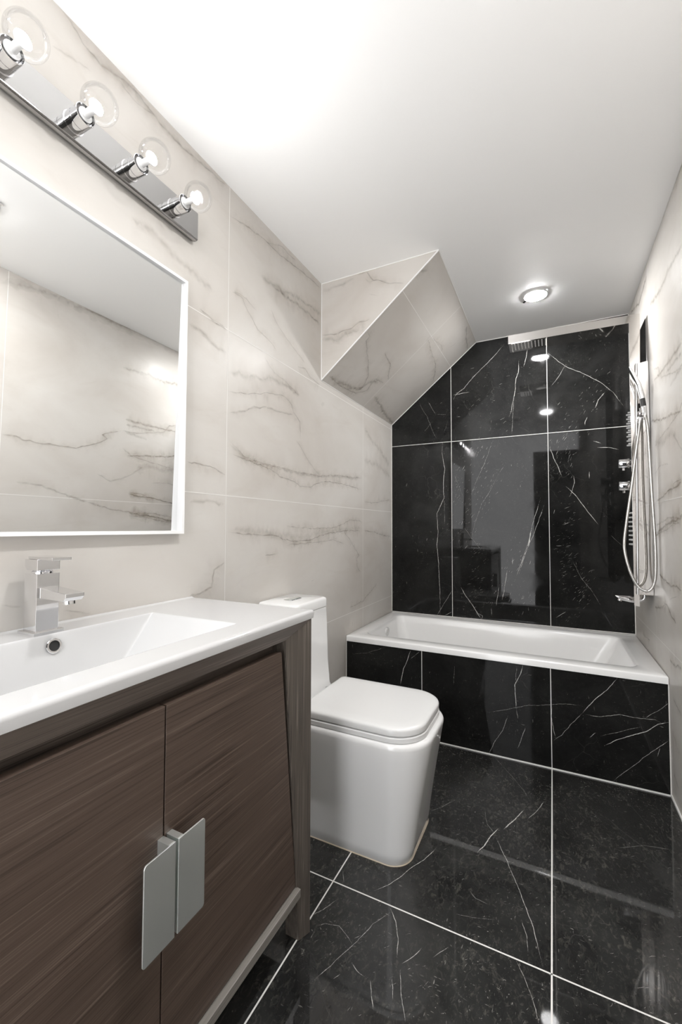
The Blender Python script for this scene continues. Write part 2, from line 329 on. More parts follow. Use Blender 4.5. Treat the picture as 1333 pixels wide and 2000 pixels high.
def black_marble(name, lift=1.0, flecks=1.0, rough=0.03, smear=0.07, ior=1.52, mottle=0.0, crack=0.10):
    m, nt, b = new_mat(name)
    tc = node(nt, 'ShaderNodeTexCoord')
    o = tc.outputs['Object']
    n1 = node(nt, 'ShaderNodeTexNoise', Scale=4.0, Detail=8.0, Roughness=0.65, Distortion=0.5)
    nt.links.new(o, n1.inputs['Vector'])
    r1 = ramp(nt, [(0.3, (0.006 * lift, 0.006 * lift, 0.006 * lift)), (0.75, (0.024 * lift, 0.024 * lift, 0.023 * lift))])
    nt.links.new(n1.outputs['Fac'], r1.inputs['Fac'])
    # warped coordinates for fine cracks
    nw = node(nt, 'ShaderNodeTexNoise', Scale=3.0, Detail=5.0)
    nt.links.new(o, nw.inputs['Vector'])
    vm = node(nt, 'ShaderNodeVectorMath', _operation='MULTIPLY_ADD')
    vm.inputs[1].default_value = (0.35, 0.35, 0.35)
    nt.links.new(nw.outputs['Color'], vm.inputs[0])
    nt.links.new(o, vm.inputs[2])
    vo = node(nt, 'ShaderNodeTexVoronoi', _feature='DISTANCE_TO_EDGE', Scale=5.0)
    nt.links.new(vm.outputs['Vector'], vo.inputs['Vector'])
    rc = ramp(nt, [(0.0, (1, 1, 1)), (0.008, (0, 0, 0))])
    nt.links.new(vo.outputs['Distance'], rc.inputs['Fac'])
    nm = node(nt, 'ShaderNodeTexNoise', Scale=5.0, Detail=3.0)
    nt.links.new(o, nm.inputs['Vector'])
    rm = ramp(nt, [(0.5, (0, 0, 0)), (0.66, (1, 1, 1))])
    nt.links.new(nm.outputs['Fac'], rm.inputs['Fac'])
    m1 = node(nt, 'ShaderNodeMath', _operation='MULTIPLY')
    nt.links.new(rc.outputs['Color'], m1.inputs[0]); nt.links.new(rm.outputs['Color'], m1.inputs[1])
    # short flecks, two slants
    tot = None
    for rot, sc in (((0.5, 0.4, 0.6), (150, 150, 32)), ((-0.6, 0.5, -0.4), (40, 170, 170)), ((0.2, -0.7, 0.9), (190, 45, 190))):
        nf = node(nt, 'ShaderNodeTexNoise', Scale=1.0, Detail=2.0)
        nt.links.new(mapping(nt, o, sc, rot), nf.inputs['Vector'])
        rf = ramp(nt, [(0.70, (0, 0, 0)), (0.78, (1, 1, 1))])
        nt.links.new(nf.outputs['Fac'], rf.inputs['Fac'])
        if tot is None:
            tot = rf.outputs['Color']
        else:
            ad = node(nt, 'ShaderNodeMath', _operation='MAXIMUM')
            nt.links.new(tot, ad.inputs[0]); nt.links.new(rf.outputs['Color'], ad.inputs[1])
            tot = ad.outputs[0]
    nk = node(nt, 'ShaderNodeTexNoise', Scale=3.2, Detail=4.0, Distortion=0.8)
    nt.links.new(mapping(nt, o, (1, 1, 1), (1.0, 2.0, 0.5)), nk.inputs['Vector'])
    rk = ramp(nt, [(0.46, (0.06, 0.06, 0.06)), (0.66, (1, 1, 1))])
    nt.links.new(nk.outputs['Fac'], rk.inputs['Fac'])
    m2 = node(nt, 'ShaderNodeMath', _operation='MULTIPLY')
    nt.links.new(tot, m2.inputs[0]); nt.links.new(rk.outputs['Color'], m2.inputs[1])
    m3 = node(nt, 'ShaderNodeMath', _operation='MULTIPLY')
    m3.inputs[1].default_value = 0.55 * flecks
    nt.links.new(m2.outputs[0], m3.inputs[0])
    m4 = node(nt, 'ShaderNodeMath', _operation='MULTIPLY')
    m4.inputs[1].default_value = crack
    nt.links.new(m1.outputs[0], m4.inputs[0])
    m5 = node(nt, 'ShaderNodeMath', _operation='MAXIMUM')
    nt.links.new(m3.outputs[0], m5.inputs[0]); nt.links.new(m4.outputs[0], m5.inputs[1])
    mx = node(nt, 'ShaderNodeMixRGB')
    mx.inputs['Color2'].default_value = (0.5, 0.49, 0.45, 1)
    nt.links.new(m5.outputs[0], mx.inputs['Fac'])
    base = r1.outputs['Color']
    if mottle:
        # fine olive-grey fossil mottling, denser in drifts
        n8 = node(nt, 'ShaderNodeTexNoise', Scale=70.0, Detail=8.0, Roughness=0.75, Distortion=1.0)
        nt.links.new(mapping(nt, o, (1.0, 0.55, 1.0), (0, 0, 0.6)), n8.inputs['Vector'])
        r8 = ramp(nt, [(0.52, (0, 0, 0)), (0.74, (1, 1, 1))])
        nt.links.new(n8.outputs['Fac'], r8.inputs['Fac'])
        n9 = node(nt, 'ShaderNodeTexNoise', Scale=4.5, Detail=3.0, Distortion=0.6)
        nt.links.new(mapping(nt, o, (1, 1, 1), (0.3, 1.1, 0.2)), n9.inputs['Vector'])
        r9 = ramp(nt, [(0.36, (0.25, 0.25, 0.25)), (0.64, (1, 1, 1))])
        nt.links.new(n9.outputs['Fac'], r9.inputs['Fac'])
        q1 = node(nt, 'ShaderNodeMath', _operation='MULTIPLY')
        nt.links.new(r8.outputs['Color'], q1.inputs[0]); nt.links.new(r9.outputs['Color'], q1.inputs[1])
        q2 = node(nt, 'ShaderNodeMath', _operation='MULTIPLY')
        q2.inputs[1].default_value = mottle
        nt.links.new(q1.outputs[0], q2.inputs[0])
        m8 = node(nt, 'ShaderNodeMixRGB')
        m8.inputs['Color2'].default_value = (0.26, 0.25, 0.21, 1)
        nt.links.new(q2.outputs[0], m8.inputs['Fac'])
        nt.links.new(base, m8.inputs['Color1'])
        base = m8.outputs['Color']
    nt.links.new(base, mx.inputs['Color1'])
    nt.links.new(mx.outputs['Color'], b.inputs['Base Color'])
    ns = node(nt, 'ShaderNodeTexNoise', Scale=2.2, Detail=6.0, Distortion=2.5)
    nt.links.new(o, ns.inputs['Vector'])
    rs = node(nt, 'ShaderNodeMapRange')
    rs.inputs['From Min'].default_value = 0.5
    rs.inputs['From Max'].default_value = 0.8
    rs.inputs['To Min'].default_value = rough
    rs.inputs['To Max'].default_value = rough + smear
    nt.links.new(ns.outputs['Fac'], rs.inputs['Value'])
    nt.links.new(rs.outputs['Result'], b.inputs['Roughness'])
    b.inputs['IOR'].default_value = ior
    return m

def vein_mat(name, col, lo, hi, nscale, rough):
    m, nt, b = new_mat(name)
    b.inputs['Base Color'].default_value = (*col, 1)
    b.inputs['Roughness'].default_value = rough
    at = node(nt, 'ShaderNodeAttribute', _attribute_name='vein')
    tc = node(nt, 'ShaderNodeTexCoord')
    ns = node(nt, 'ShaderNodeTexNoise', Scale=nscale, Detail=6.0, Roughness=0.7)
    nt.links.new(tc.outputs['Object'], ns.inputs['Vector'])
    mr = node(nt, 'ShaderNodeMapRange')
    mr.inputs['From Min'].default_value = 0.33
    mr.inputs['From Max'].default_value = 0.62
    mr.inputs['To Min'].default_value = lo
    mr.inputs['To Max'].default_value = hi
    nt.links.new(ns.outputs['Fac'], mr.inputs['Value'])
    ml = node(nt, 'ShaderNodeMath', _operation='MULTIPLY', _use_clamp=True)
    nt.links.new(at.outputs['Fac'], ml.inputs[0]); nt.links.new(mr.outputs['Result'], ml.inputs[1])
    tr = node(nt, 'ShaderNodeBsdfTransparent')
    mx = node(nt, 'ShaderNodeMixShader')
    nt.links.new(ml.outputs[0], mx.inputs['Fac'])
    nt.links.new(tr.outputs[0], mx.inputs[1]); nt.links.new(b.outputs[0], mx.inputs[2])
    nt.links.new(mx.outputs[0], nt.nodes['Material Output'].inputs['Surface'])
    return m

def wood(name, dark, mid, light, axis, rough=0.38):
    """straight fine grain running along one axis (0 x, 1 y, 2 z)"""
    m, nt, b = new_mat(name)
    tc = node(nt, 'ShaderNodeTexCoord')
    sc = [70.0, 70.0, 70.0]
    sc[axis] = 1.3
    wv = mapping(nt, tc.outputs['Object'], tuple(sc))
    n1 = node(nt, 'ShaderNodeTexNoise', Scale=1.0, Detail=6.0, Roughness=0.6, Distortion=0.25)
    nt.links.new(wv, n1.inputs['Vector'])
    sc2 = [420.0] * 3
    sc2[axis] = 4.0
    n2 = node(nt, 'ShaderNodeTexNoise', Scale=1.0, Detail=3.0, Roughness=0.5)
    nt.links.new(mapping(nt, tc.outputs['Object'], tuple(sc2)), n2.inputs['Vector'])
    mx = node(nt, 'ShaderNodeMixRGB')
    mx.inputs['Fac'].default_value = 0.58
    nt.links.new(n1.outputs['Fac'], mx.inputs['Color1']); nt.links.new(n2.outputs['Fac'], mx.inputs['Color2'])
    r = ramp(nt, [(0.36, dark), (0.47, mid), (0.54, mid), (0.66, light)])
    nt.links.new(mx.outputs['Color'], r.inputs['Fac'])
    nt.links.new(r.outputs['Color'], b.inputs['Base Color'])
    b.inputs['Roughness'].default_value = rough
    bp = node(nt, 'ShaderNodeBump', Strength=0.25, Distance=0.0006)
    nt.links.new(mx.outputs['Color'], bp.inputs['Height'])
    nt.links.new(bp.outputs['Normal'], b.inputs['Normal'])
    return m

def emit(name, col, s):
    m, nt, b = new_mat(name)
    b.inputs['Base Color'].default_value = (0.8, 0.8, 0.8, 1)
    b.inputs['Emission Color'].default_value = (*col, 1)
    b.inputs['Emission Strength'].default_value = s
    return m

def thin_glass():
    m, nt, b = new_mat('clear_bulb_glass')
    tr = node(nt, 'ShaderNodeBsdfTransparent')
    tr.inputs['Color'].default_value = (0.985, 0.985, 0.985, 1)
    gl = node(nt, 'ShaderNodeBsdfGlossy', Roughness=0.02)
    lw = node(nt, 'ShaderNodeFresnel', IOR=1.3)
    mx = node(nt, 'ShaderNodeMixShader')
    mf = node(nt, 'ShaderNodeMath', _operation='MULTIPLY')
    mf.inputs[1].default_value = 0.3
    nt.links.new(lw.outputs[0], mf.inputs[0])
    nt.links.new(mf.outputs[0], mx.inputs['Fac'])
    nt.links.new(tr.outputs[0], mx.inputs[1]); nt.links.new(gl.outputs[0], mx.inputs[2])
    nt.links.new(mx.outputs[0], nt.nodes['Material Output'].inputs['Surface'])
    return m

MAT = dict(
    cream=cream_marble(),
    back=black_marble('black_marble_wall', 0.85, 0.5, 0.025, 0.12, 1.29, 0.06, 0.06),
    floor=black_marble('black_marble_floor', 1.7, 1.2, 0.03, 0.06, 1.52, 0.42, 0.05),
    vein_brown=vein_mat('brown_vein', (0.29, 0.25, 0.20), 0.08, 0.72, 38.0, 0.3),
    vein_tan=vein_mat('tan_vein_cloud', (0.36, 0.295, 0.225), 0.1, 1.1, 18.0, 0.35),
    vein_white=vein_mat('white_vein', (0.72, 0.71, 0.67), 0.35, 1.25, 120.0, 0.15),
    grout=simple('white_grout', (0.78, 0.77, 0.74), 0.6),
    ceiling=simple('ceiling_paint', (0.92, 0.922, 0.92), 0.33, bump=0.02, bscale=60),
    paint=simple('white_paint', (0.78, 0.78, 0.77), 0.35),
    porcelain=simple('white_porcelain', (0.78, 0.78, 0.775), 0.07, coat=0.3),
    acrylic=simple('white_acrylic', (0.88, 0.88, 0.875), 0.12),
    ceramic=simple('white_ceramic', (0.57, 0.57, 0.57), 0.08, coat=0.2),
    plastic=simple('white_plastic', (0.70, 0.70, 0.695), 0.18),
    chrome=simple('chrome', (0.80, 0.80, 0.81), 0.04, 1.0),
    steel=simple('mirror_steel', (0.80, 0.775, 0.75), 0.05, 1.0),
    bar=simple('bar_chrome', (0.42, 0.415, 0.41), 0.06, 1.0),
    satin=simple('satin_nickel', (0.90, 0.93, 0.905), 0.42, 1.0),
    hose=simple('braided_steel', (0.66, 0.65, 0.63), 0.22, 1.0, bump=0.5, bscale=900),
    mirror=simple('mirror_glass', (0.90, 0.905, 0.90), 0.0, 1.0),
    white_frame=simple('white_frame', (0.84, 0.84, 0.84), 0.3),
    dark=simple('recess_shade', (0.012, 0.012, 0.012), 0.5),  # near-black colour stands in for shade inside hole, vent and cabinet
    black=simple('black_plastic', (0.02, 0.02, 0.02), 0.35),
    caulk=simple('tan_caulk', (0.62, 0.53, 0.42), 0.6),
    silicone=simple('white_silicone', (0.8, 0.8, 0.78), 0.5),
    door_wood=wood('brown_oak_along', (0.045, 0.030, 0.022), (0.088, 0.061, 0.047), (0.165, 0.125, 0.10), 1),
    frame_along=wood('grey_oak_along', (0.05, 0.040, 0.034), (0.125, 0.102, 0.086), (0.28, 0.24, 0.21), 1),
    frame_up=wood('grey_oak_upright', (0.04, 0.034, 0.029), (0.10, 0.085, 0.072), (0.22, 0.19, 0.165), 2),
    rail=wood('pale_oak_edge', (0.12, 0.11, 0.095), (0.21, 0.195, 0.175), (0.30, 0.28, 0.26), 1),
    bulb_core=emit('bulb_core', CORE, BULB),
    down=emit('downlight_disc', (1.0, 0.995, 0.995), DOWN[0]),
    down_entry=emit('downlight_disc_entry', (1.0, 0.995, 0.995), DOWN[1]),
    glass=thin_glass(),
)

# ------------------------------------------------------------------ mesh helpers
def add_box(bm, lo, hi, mi=0):
    x0, y0, z0 = lo; x1, y1, z1 = hi
    vs = [bm.verts.new(p) for p in ((x0, y0, z0), (x1, y0, z0), (x1, y1, z0), (x0, y1, z0),
                                    (x0, y0, z1), (x1, y0, z1), (x1, y1, z1), (x0, y1, z1))]
    for q in ((0, 3, 2, 1), (4, 5, 6, 7), (0, 1, 5, 4), (1, 2, 6, 5), (2, 3, 7, 6), (3, 0, 4, 7)):
        f = bm.faces.new([vs[i] for i in q]); f.material_index = mi
    return vs

def add_prism(bm, poly, vec, mi=0):
    """closed solid: polygon (list of 3D points) swept along vec"""
    vec = Vector(vec)
    a = [bm.verts.new(p) for p in poly]
    b = [bm.verts.new(Vector(p) + vec) for p in poly]
    n = len(a)
    fs = [bm.faces.new(a[::-1]), bm.faces.new(b)]
    for i in range(n):
        fs.append(bm.faces.new((a[i], a[(i + 1) % n], b[(i + 1) % n], b[i])))
    for f in fs:
        f.material_index = mi
    return fs

def add_loft(bm, rings, cap0=True, cap1=True, mi=0):
    vr = [[bm.verts.new(p) for p in r] for r in rings]
    n = len(vr[0])
    for a, b in zip(vr, vr[1:]):
        for i in range(n):
            f = bm.faces.new((a[i], a[(i + 1) % n], b[(i + 1) % n], b[i])); f.material_index = mi
    if cap0:
        bm.faces.new(vr[0][::-1]).material_index = mi
    if cap1:
        bm.faces.new(vr[-1]).material_index = mi

def frame_axes(d):
    d = Vector(d).normalized()
    h = Vector((0, 0, 1)) if abs(d.z) < 0.9 else Vector((1, 0, 0))
    u = d.cross(h).normalized()
    return u, u.cross(d).normalized()

def add_lathe(bm, c, axis, prof, n=32, cap0=True, cap1=True, mi=0):
    """profile of (distance along axis, radius)"""
    axis = Vector(axis).normalized(); u, v = frame_axes(axis); c = Vector(c)
    rings = []
    for t, r in prof:
        rings.append([c + axis * t + (u * math.cos(2 * math.pi * i / n) + v * math.sin(2 * math.pi * i / n)) * max(r, 1e-5) for i in range(n)])
    add_loft(bm, rings, cap0, cap1, mi)

def catmull(pts, k=8):
    pts = [Vector(p) for p in pts]
    out = []
    for i in range(len(pts) - 1):
        p0 = pts[max(i - 1, 0)]; p1 = pts[i]; p2 = pts[i + 1]; p3 = pts[min(i + 2, len(pts) - 1)]
        for j in range(k):
            t = j / k
            out.append(0.5 * ((2 * p1) + (p2 - p0) * t + (2 * p0 - 5 * p1 + 4 * p2 - p3) * t * t + (3 * p1 - p0 - 3 * p2 + p3) * t ** 3))
    out.append(pts[-1])
    return out

def add_tube(bm, path, r, n=14, mi=0, ribs=0):
    path = [Vector(p) for p in path]
    t0 = (path[1] - path[0]).normalized()
    u, v = frame_axes(t0)
    rings = []
    prev = t0
    for i, p in enumerate(path):
        t = (path[min(i + 1, len(path) - 1)] - path[max(i - 1, 0)]).normalized()
        q = prev.rotation_difference(t)
        u = q @ u; v = q @ v; prev = t
        rr = r[i] if isinstance(r, (list, tuple)) else r
        if ribs and i % 2:
            rr *= ribs
        rings.append([p + (u * math.cos(2 * math.pi * k / n) + v * math.sin(2 * math.pi * k / n)) * rr for k in range(n)])
    add_loft(bm, rings, True, True, mi)

def rrect(x0, x1, y0, y1, z, radii, seg=8):
    """rounded rectangle ring; radii = (x0y0, x1y0, x1y1, x0y1)"""
    out = []
    for (cx, cy, sx, sy, a0), r in zip(((x0, y0, 1, 1, 180), (x1, y0, -1, 1, 270), (x1, y1, -1, -1, 0), (x0, y1, 1, -1, 90)), radii):
        r = max(r, 0.0004)
        for i in range(seg + 1):
            a = math.radians(a0 + 90.0 * i / seg)
            out.append(Vector((cx + sx * r + r * math.cos(a), cy + sy * r + r * math.sin(a), z)))
    return out

def build(name, bm, mats, root=None, smooth=0.0, bevel=0.0, seg=2, keep=False):
    """link a bmesh as ONE mesh object, in world metres, under root if given"""
    if not keep:
        bmesh.ops.recalc_face_normals(bm, faces=bm.faces)
    if bevel:
        es = [e for e in bm.edges if len(e.link_faces) == 2 and e.calc_face_angle(0) > 0.5]
        bmesh.ops.bevel(bm, geom=es, offset=bevel, segments=seg, profile=0.5, affect='EDGES', clamp_overlap=True)
    if root is not None:
        off = Vector(root.location)
        q = root
        while q.parent is not None:
            q = q.parent; off = off + Vector(q.location)
        bmesh.ops.translate(bm, verts=bm.verts, vec=-off)
    me = bpy.data.meshes.new(name)
    bm.to_mesh(me); bm.free()
    for m in (mats if isinstance(mats, (list, tuple)) else [mats]):
        me.materials.append(m)
    if smooth:
        for p in me.polygons:
            p.use_smooth = True
        me.set_sharp_from_angle(angle=smooth)
    o = bpy.data.objects.new(name, me)
    COL.objects.link(o)
    if root is not None:
        o.parent = root
    return o

def BM():
    return bmesh.new()

def thing(name, label, cat, loc=(0, 0, 0), group=None):
    o = bpy.data.objects.new(name, None)
    o.empty_display_size = 0.05
    COL.objects.link(o)
    o.location = loc
    o['label'] = label; o['category'] = cat
    if group:
        o['group'] = group
    return o

def struct(o, label=None, cat=None):
    o['kind'] = 'structure'
    if label:
        o['label'] = label
    if cat:
        o['category'] = cat
    return o

def copy_tree(o, parent=None):
    c = o.copy(); COL.objects.link(c)
    if parent is not None:
        c.parent = parent
    for ch in list(o.children):
        copy_tree(ch, c)
    return c

SM = math.radians(38)

# ------------------------------------------------------------------ tiled surfaces
SL = math.hypot(XS, H - HS)
SU = Vector((XS / SL, 0, (H - HS) / SL))
SN = Vector(((H - HS) / SL, 0, -XS / SL))
SURF = {   # (u, v) -> point, outward normal
    'left': (lambda u, v: Vector((0, u, v)), Vector((1, 0, 0))),
    'right': (lambda u, v: Vector((W, u, v)), Vector((-1, 0, 0))),
    'back': (lambda u, v: Vector((u, D, v)), Vector((0, -1, 0))),
    'apron': (lambda u, v: Vector((u, YT + 0.006, v)), Vector((0, -1, 0))),
    'floor': (lambda u, v: Vector((u, v, 0)), Vector((0, 0, 1))),
    'front': (lambda u, v: Vector((u, YS, v)), Vector((0, -1, 0))),
    'slope': (lambda u, v: Vector((0, v, HS)) + SU * u, SN),
}
LIM = {'left': (REAR, D, 0, H), 'right': (REAR, D, 0, H), 'back': (0, W, 0, H), 'apron': (0.002, W - 0.002, 0.002, ZLIP - 0.001),
       'floor': (0, W, REAR, YT), 'front': (0.001, XS, HS, H), 'slope': (0.002, SL - 0.002, YS + 0.002, D - 0.002)}

def add_grout(bm, s, segs, width=0.0026, mi=1, off=0.0006):
    fn, n = SURF[s]
    for (u0, v0), (u1, v1) in segs:
        a = Vector((u0, v0)); b = Vector((u1, v1))
        t = (b - a).normalized(); p = Vector((-t.y, t.x)) * width / 2
        q = [a - p, b - p, b + p, a + p]
        vs = [bm.verts.new(fn(k.x, k.y) + n * off) for k in q]
        f = bm.faces.new(vs); f.material_index = mi
        f.normal_update()
        if f.normal.dot(n) < 0:
            f.normal_flip()

_depth = [0]
def add_vein(bm, s, pts, width, strength, mi=2, seed=0, crisp=False, jit=None):
    lay = bm.verts.layers.float.get('vein') or bm.verts.layers.float.new('vein')
    fn, n = SURF[s]
    lim = LIM[s]
    rnd = random.Random(seed * 7919 + 13)
    P = [Vector((p[0], p[1])) for p in pts]
    fine = []
    step = 0.010 if not crisp else 0.007
    for a, b in zip(P, P[1:]):
        k = max(1, int((b - a).length / step))
        for i in range(k):
            fine.append(a.lerp(b, i / k))
    fine.append(P[-1])
    L = len(fine)
    if L < 3:
        fine = [fine[0], fine[0].lerp(fine[-1], 0.5), fine[-1]]; L = 3
    amp = jit if jit is not None else (0.0022 if crisp else 0.004 + width * 0.12)
    prof = ((-1, 0), (-0.45, 1), (0.45, 1), (1, 0)) if crisp else ((-1, 0), (-0.5, 0.35), (0, 1), (0.5, 0.35), (1, 0))
    _depth[0] = (_depth[0] + 1) % 40
    off = 0.0007 + 0.00003 * _depth[0]
    rows = []
    for i, p in enumerate(fine):
        t = (fine[min(i + 1, L - 1)] - fine[max(i - 1, 0)]).normalized()
        q = Vector((-t.y, t.x))
        nv = mnoise.noise(Vector((p.x * 28, p.y * 28, seed * 3.1))) + 0.6 * mnoise.noise(Vector((p.x * 90, p.y * 90, seed * 1.7)))
        w = width * (0.75 + 0.5 * mnoise.noise(Vector((p.x * 20, p.y * 20, seed + 9.3)))) * 0.5
        e = min(1.0, min(i, L - 1 - i) / max(1.5, L * (0.12 if crisp else 0.06)))
        wk = w * (0.35 + 0.65 * e)
        c = p + q * nv * amp * min(1.0, e + 0.2)
        skew = rnd.uniform(-0.25, 0.25) if not crisp else 0
        row = []
        for o_, a_ in prof:
            oo = o_ + (skew if abs(o_) < 0.9 else 0)
            k = c + q * wk * oo
            k.x = min(max(k.x, lim[0]), lim[1]); k.y = min(max(k.y, lim[2]), lim[3])
            v = bm.verts.new(fn(k.x, k.y) + n * off)
            v[lay] = a_ * strength * (e if not crisp else max(e, 0.45))
            row.append(v)
        rows.append(row)
    for a, b in zip(rows, rows[1:]):
        for j in range(len(prof) - 1):
            if len({a[j].co.to_tuple(6), a[j + 1].co.to_tuple(6), b[j + 1].co.to_tuple(6), b[j].co.to_tuple(6)}) < 4:
                continue
            f = bm.faces.new((a[j], a[j + 1], b[j + 1], b[j])); f.material_index = mi
            f.normal_update()
            if f.normal.dot(n) < 0:
                f.normal_flip()

def dashes(bm, s, line, spread, count, ang, seed, length=(0.008, 0.034), width=(0.0012, 0.0030), st=(0.45, 1.0)):
    rnd = random.Random(seed)
    P = [Vector(p) for p in line]
    ln = [(b - a).length for a, b in zip(P, P[1:])]
    for i in range(count):
        d = rnd.uniform(0, sum(ln)); k = 0
        while k < len(ln) - 1 and d > ln[k]:
            d -= ln[k]; k += 1
        c = P[k].lerp(P[k + 1], min(1, d / ln[k])) + Vector((rnd.gauss(0, spread), rnd.gauss(0, spread)))
        a = math.radians(rnd.gauss(ang, 11)); L = rnd.uniform(*length) * rnd.uniform(0.5, 1)
        t = Vector((math.cos(a), math.sin(a))) * L / 2
        m = c + Vector((rnd.uniform(-1, 1), rnd.uniform(-1, 1))) * 0.0015
        add_vein(bm, s, [c - t, m, c + t], rnd.uniform(*width), rnd.uniform(*st), seed=seed * 100 + i, crisp=True, jit=0.0006)

def add_veins(bm, s, crisp):
    bm.verts.layers.float.new('vein')
    for i, (w, st, pts) in enumerate(VEINS.get(s, [])):
        if not crisp and len(pts) > 2:      # wide tan cloud along the vein
            add_vein(bm, s, pts, w * 0.003 + 0.065, st * 0.20, mi=3, seed=i + 5 + 17 * len(s))
        add_vein(bm, s, pts, w / 1000.0, st, seed=i + 17 * len(s), crisp=crisp)

TH = 0.10
# left wall
bm = BM(); add_box(bm, (-TH, REAR - TH, -TH), (0, D + TH, H + TH))
add_veins(bm, 'left', False)
for z in (0.6135, 1.2411, 1.8687):
    add_grout(bm, 'left', [((REAR, z), (D, z))])
for y in (-0.061, 1.212, 2.4849):
    if y > 2:
        add_grout(bm, 'left', [((y, 0), (y, HS))])
    else:
        add_grout(bm, 'left', [((y, 0), (y, H))])
struct(build('wall_left', bm, [MAT['cream'], MAT['grout'], MAT['vein_brown'], MAT['vein_tan']], keep=True), 'cream veined marble tile wall behind the vanity and toilet', 'wall')
# right wall
bm = BM(); add_box(bm, (W, REAR - TH, -TH), (W + TH, D + TH, H + TH))
add_veins(bm, 'right', False)
for z in (0.6135, 1.2411, 1.8687):
    if z < 1.5:
        add_grout(bm, 'right', [((REAR, z), (D, z))])
for y in (-0.08, 1.193, 2.4665):
    add_grout(bm, 'right', [((y, 0), (y, H))])
struct(build('wall_right', bm, [MAT['cream'], MAT['grout'], MAT['vein_brown'], MAT['vein_tan']], keep=True), 'cream veined marble tile wall holding the shower panel', 'wall')
# back wall
bm = BM(); add_box(bm, (0, D, -TH), (W, D + TH, H + TH))
add_veins(bm, 'back', True)
cl = VEINS_CLUSTERS = [
    ([(0.62, 1.72), (0.52, 1.42), (0.47, 1.12)], 0.05, 90, 62), ([(0.75, 1.55), (0.62, 1.25), (0.55, 1.0)], 0.05, 90, 55),
    ([(0.66, 1.0), (0.62, 0.8), (0.62, 0.55)], 0.035, 60, 30), ([(1.17, 1.35), (1.16, 1.0), (1.16, 0.75)], 0.03, 90, 25),
    ([(1.28, 0.85), (1.22, 0.62), (1.15, 0.5)], 0.03, 60, 50), ([(1.2, 1.75), (1.13, 1.5)], 0.05, 60, 60),
    ([(1.4, 2.1), (1.28, 1.95), (1.2, 1.8)], 0.06, 50, 55), ([(0.9, 1.0), (0.8, 0.7)], 0.06, 50, 65),
    ([(0.8, 1.95), (0.5, 2.0)], 0.12, 40, 20), ([(0.2, 1.0), (0.25, 1.6)], 0.1, 18, 70), ([(0.75, 0.62), (1.0, 0.6)], 0.08, 40, 70)]
for i, (ln, sp, ct, an) in enumerate(cl):
    dashes(bm, 'back', ln, sp, ct, an, 300 + i)
add_grout(bm, 'back', [((0, 1.7384), (W, 1.7384)), ((0.4503, ZT), (0.4503, H)), ((1.0696, ZT), (1.0696, H))], 0.0032)
add_grout(bm, 'back', [((0.0015, 0), (0.0015, H)), ((0, ZT + 0.002), (W, ZT + 0.002)), ((W - 0.0015, 0), (W - 0.0015, H)), ((0, H - 0.002), (W, H - 0.002))], 0.004)
struct(build('wall_back', bm, [MAT['back'], MAT['grout'], MAT['vein_white']], keep=True), 'glossy black marble tile wall behind the bathtub', 'wall')
# floor
bm = BM(); add_box(bm, (0, REAR, -TH), (W, D, 0))
add_veins(bm, 'floor', True)
for i, (ln, sp, ct, an) in enumerate([
    ([(0.9, 2.0), (1.3, 1.75)], 0.14, 150, 35), ([(0.75, 1.75), (1.0, 1.35)], 0.12, 110, 40), ([(1.1, 1.5), (1.4, 1.3)], 0.12, 80, 30),
    ([(0.5, 1.15), (0.9, 0.95)], 0.10, 90, 50), ([(0.9, 1.1), (1.3, 0.95)], 0.10, 70, 60), ([(0.7, 2.1), (1.4, 2.1)], 0.06, 70, 20)]):
    dashes(bm, 'floor', ln, sp, ct, an, 500 + i, (0.003, 0.022), (0.0008, 0.0024), (0.3, 0.95))
add_grout(bm, 'floor', [((0, 1.2275), (W, 1.2275)), ((0, -0.045), (W, -0.045)), ((0.4481, REAR), (0.4481, YT)), ((1.0696, REAR), (1.0696, YT))], 0.0042)
struct(build('floor', bm, [MAT['floor'], MAT['grout'], MAT['vein_white']], keep=True), 'polished black marble tile floor', 'floor')
# ceiling
bm = BM(); add_box(bm, (0, REAR, H), (W, D, H + TH))
struct(build('ceiling', bm, MAT['ceiling']), 'smooth white painted ceiling', 'ceiling')
# rear end: left open for added fill light, a dark door leaf standing in it
DX0, DX1, DZ = 0.86, 1.42, 2.19
bm = BM(); add_box(bm, (DX1 + 0.002, REAR - 0.1, 0), (W, REAR, H))
struct(build('wall_rear', bm, MAT['cream']), 'narrow cream wall beside the dark door', 'wall')
bm = BM(); add_box(bm, (DX0, REAR - 0.06, 0.004), (DX1, REAR - 0.02, DZ))
struct(build('door_1', bm, MAT['black']), 'dark door behind the photographer', 'door')
# sloping soffit: underside of the stairs above
bm = BM()
add_prism(bm, [(0, YS, HS), (XS, YS, H), (0, YS, H)], (0, D - YS, 0))
add_veins(bm, 'front', False)
for i, (w, st, pts) in enumerate(VEINS['slope']):
    if len(pts) > 2:
        add_vein(bm, 'slope', pts, w * 0.003 + 0.065, st * 0.20, mi=3, seed=i + 99)
    add_vein(bm, 'slope', pts, w / 1000.0, st, seed=i + 77)
sg = 0.4503 / XS * SL
add_grout(bm, 'slope', [((sg, YS), (sg, D)), ((0, 2.4849), (SL, 2.4849))], 0.0022)
struct(build('ceiling_slope', bm, [MAT['cream'], MAT['grout'], MAT['vein_brown'], MAT['vein_tan']], keep=True), 'sloping cream marble soffit over the bathtub', 'ceiling')
